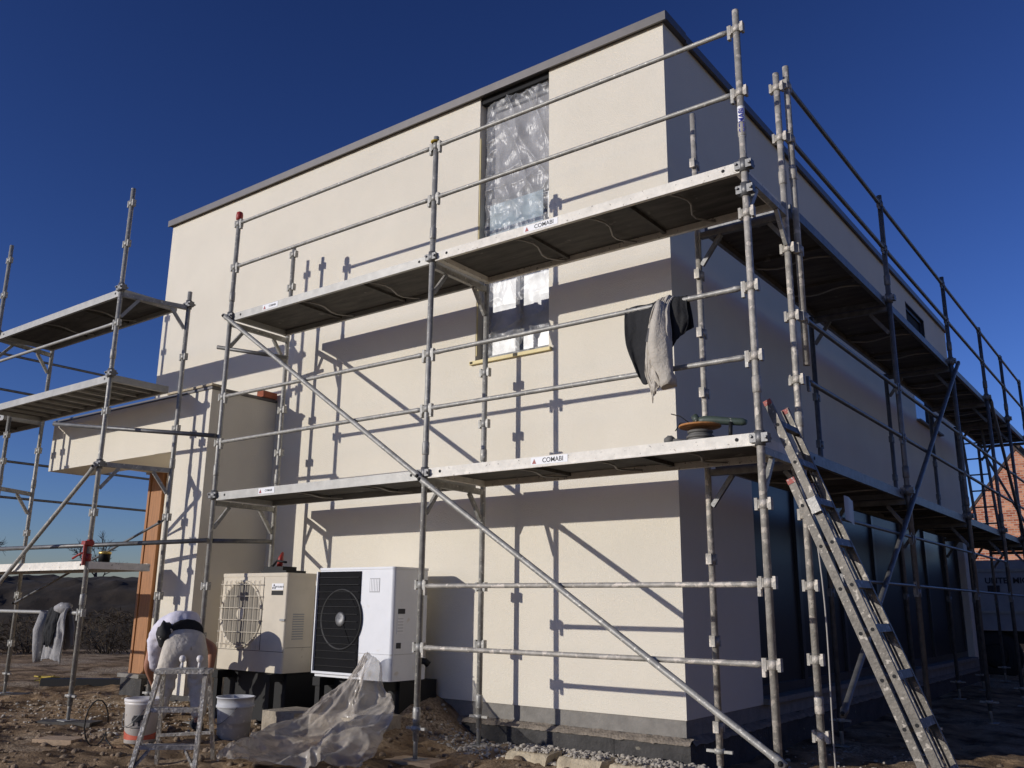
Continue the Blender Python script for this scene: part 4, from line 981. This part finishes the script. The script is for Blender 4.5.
for k_ in range(46): pts.append((-11.3+random.gauss(0, .14), 1.2+random.gauss(0, .10), gz(-11.3, 1.2)+.02+.10*random.random()))
m = MB(); m.path(pts, .012, 5); m.build('strap_heap', 'yellow', label='small heap of yellow tangled strapping on the dirt beyond the porch scaffold', cat='strapping')
m = MB(); m.beam((-10.9, .9, -.27), (-9.3, 2.1, -.26), .16, .10); m.build('dark_drainpipe', 'black', label='long black channel lying on the dirt left of the timber column', cat='channel')

# ------------------------------------------------------------------ beyond: brick house, trailer, trees
BH = thing('brick_house', 'sunlit red brick gable of the neighbouring house seen beyond the far scaffold', 'house', (.2, 34, -.5))
gy = 30; ax_, az_ = -2.25, 6.35
m = MB(); m.prism([(-5.25, -.6), (.75, -.6), (.75, 2.6), (ax_, az_), (-5.25, 2.6)], gy, gy+9, 'xz'); m.build('brick_wall', 'brick', BH)
m = MB()
for sg in (-1, 1):
    ex = ax_+sg*3.35; ez = az_-3.35*1.25
    m.prism([(ax_, az_+.02), (ex, ez+.02), (ex, ez+.14), (ax_, az_+.16)], gy-.03, gy+9.2, 'xz')
m.build('roof', 'roof', BH)
m = MB(); m.path([(ax_, gy+.1, az_+.17), (ax_, gy+9, az_+.17)], .14, 8); m.build('ridge_tile', 'roof', BH)
TL = thing('trailer', 'grey covered lorry trailer parked in the shade past the far end of the house', 'trailer', (1.2, 16, -.5))
m = MB(); m.prism([(-2.1, .45), (5, .45), (5, 1.62), (4.9, 1.83), (-2.0, 1.83), (-2.1, 1.62)], 15, 17.3, 'xz'); m.build('body', 'lorry', TL)
m = MB(); m.box((-2.13, 14.97, 1.60), (5.02, 14.997, 1.66)); m.box((-2.13, 14.97, .78), (5.02, 14.997, .83)); m.build('side_rail', 'alu', TL)
text_mesh('trailer_text', 'UNTE  MICHTOU', .16, 'ink', TL, (-.62, 14.994, 1.42), (1,0,0), (0,0,1), .004)
MB().box((-1.2, 14.985, 1.20), (-.98, 14.996, 1.33)).build('side_plate', 'ink', TL)
m = MB(); m.box((-2, 15.2, .2), (5, 15.3, .44)); m.build('chassis', 'black', TL)
for x in (-1.2, .0, 3.6):
    m = MB(); m.lathe([(.0, 0), (.30, 0), (.46, .02), (.48, .08), (.48, .22), (.46, .26), (0, .26)], (x, 15.02, -.04), 26, 'y'); wh = m.build('wheel', 'rubber', TL)
    MB().lathe([(.0, -.012), (.2, -.012), (.24, -.002)], (x, 15.02, -.04), 20, 'y').build('rim', 'black', wh)
def bare_tree(x, y, h, seed, label):
    random.seed(seed); z = -.4
    t = thing('bare_tree', label, 'tree', (x, y, z), 'bare trees on the skyline')
    tk = MB(); tk.path([(x,y,z), (x+.02*h,y,z+h*.35), (x-.01*h,y,z+h*.6)], [h*.03, h*.022, h*.012], 7); tk.build('trunk', 'bark', t)
    cw = MB()
    def grow(p, d, l_, r_, n_):
        q = p+d*l_; cw.tube(p, q, r_, 4, r_*.6)
        if n_:
            for k_ in range(3 if n_ > 1 else 4):
                nd = (d + V3((random.gauss(0,.5), random.gauss(0,.5), random.gauss(.05,.3)))).normalized(); grow(p.lerp(q, random.uniform(.55, 1)), nd, l_*random.uniform(.55, .8), r_*.6, n_-1)
    for k_ in range(7): grow(V3((x, y, z+h*random.uniform(.28, .6))), V3((random.gauss(0,.6), random.gauss(0,.6), 1)).normalized(), h*.22, h*.009, 3)
    cw.build('crown', 'bark', t, recalc=False)
for i, (x, y, h, lab) in enumerate(((-62, 20, 6.2, 'leafless tree on the far skyline at the photo left edge'), (-58, 27, 5.6, 'slim leafless tree on the skyline between two scaffold posts'), (-56, 34, 6.4, 'wide leafless tree behind the gold lidded pot'), (-53, 38, 5.8, 'leafless tree beside the timber column on the skyline'), (-64, 12, 5.4, 'leafless skyline tree partly outside the photo left edge'))): bare_tree(x, y, h, i+3, lab)
random.seed(5)
def scrub(x, y, s, label):
    z = -.42
    t = thing('scrub_bush', label, 'bush', (x, y, z), 'brown bushes before the soil bank')
    m = MB(); c_ = MB()
    for k_ in range(9):
        d = V3((random.gauss(0,.5), random.gauss(0,.5), 1)).normalized(); m.tube((x,y,z), V3((x,y,z))+d*s*.9, .02, 5, .006)
    m.build('stem', 'bark', t)
    for k_ in range(900):
        d = V3((random.gauss(0,1), random.gauss(0,1), random.gauss(0,1))).normalized(); rr = s*(.35+.65*random.random()**.5)
        p = V3((x, y, z+s*.6)) + V3((d.x*rr, d.y*rr, d.z*rr*.62)); 
        if p.z < z: continue
        a_ = V3((random.gauss(0,1), random.gauss(0,1), random.gauss(0,1))).normalized()*.10; b_ = a_.orthogonal().normalized()*.009
        c_.add([p-a_, p+b_, p+a_, p-b_], [(0,1,2,3)])
    c_.build('foliage', 'scrub', t, recalc=False)
for x, y, s, lab in ((-17.6, 5.6, .9, 'low brown bush before the dark bank, seen left of the timber column'), (-18.6, 4.3, .8, 'low brown bush before the bank, right of the hanging grey top'), (-19.6, 2.6, .7, 'low brown bush before the bank at the photo left edge'), (-16.6, 7.2, 1.1, 'largest brown bush before the bank, behind the timber column')): scrub(x, y, s, lab)
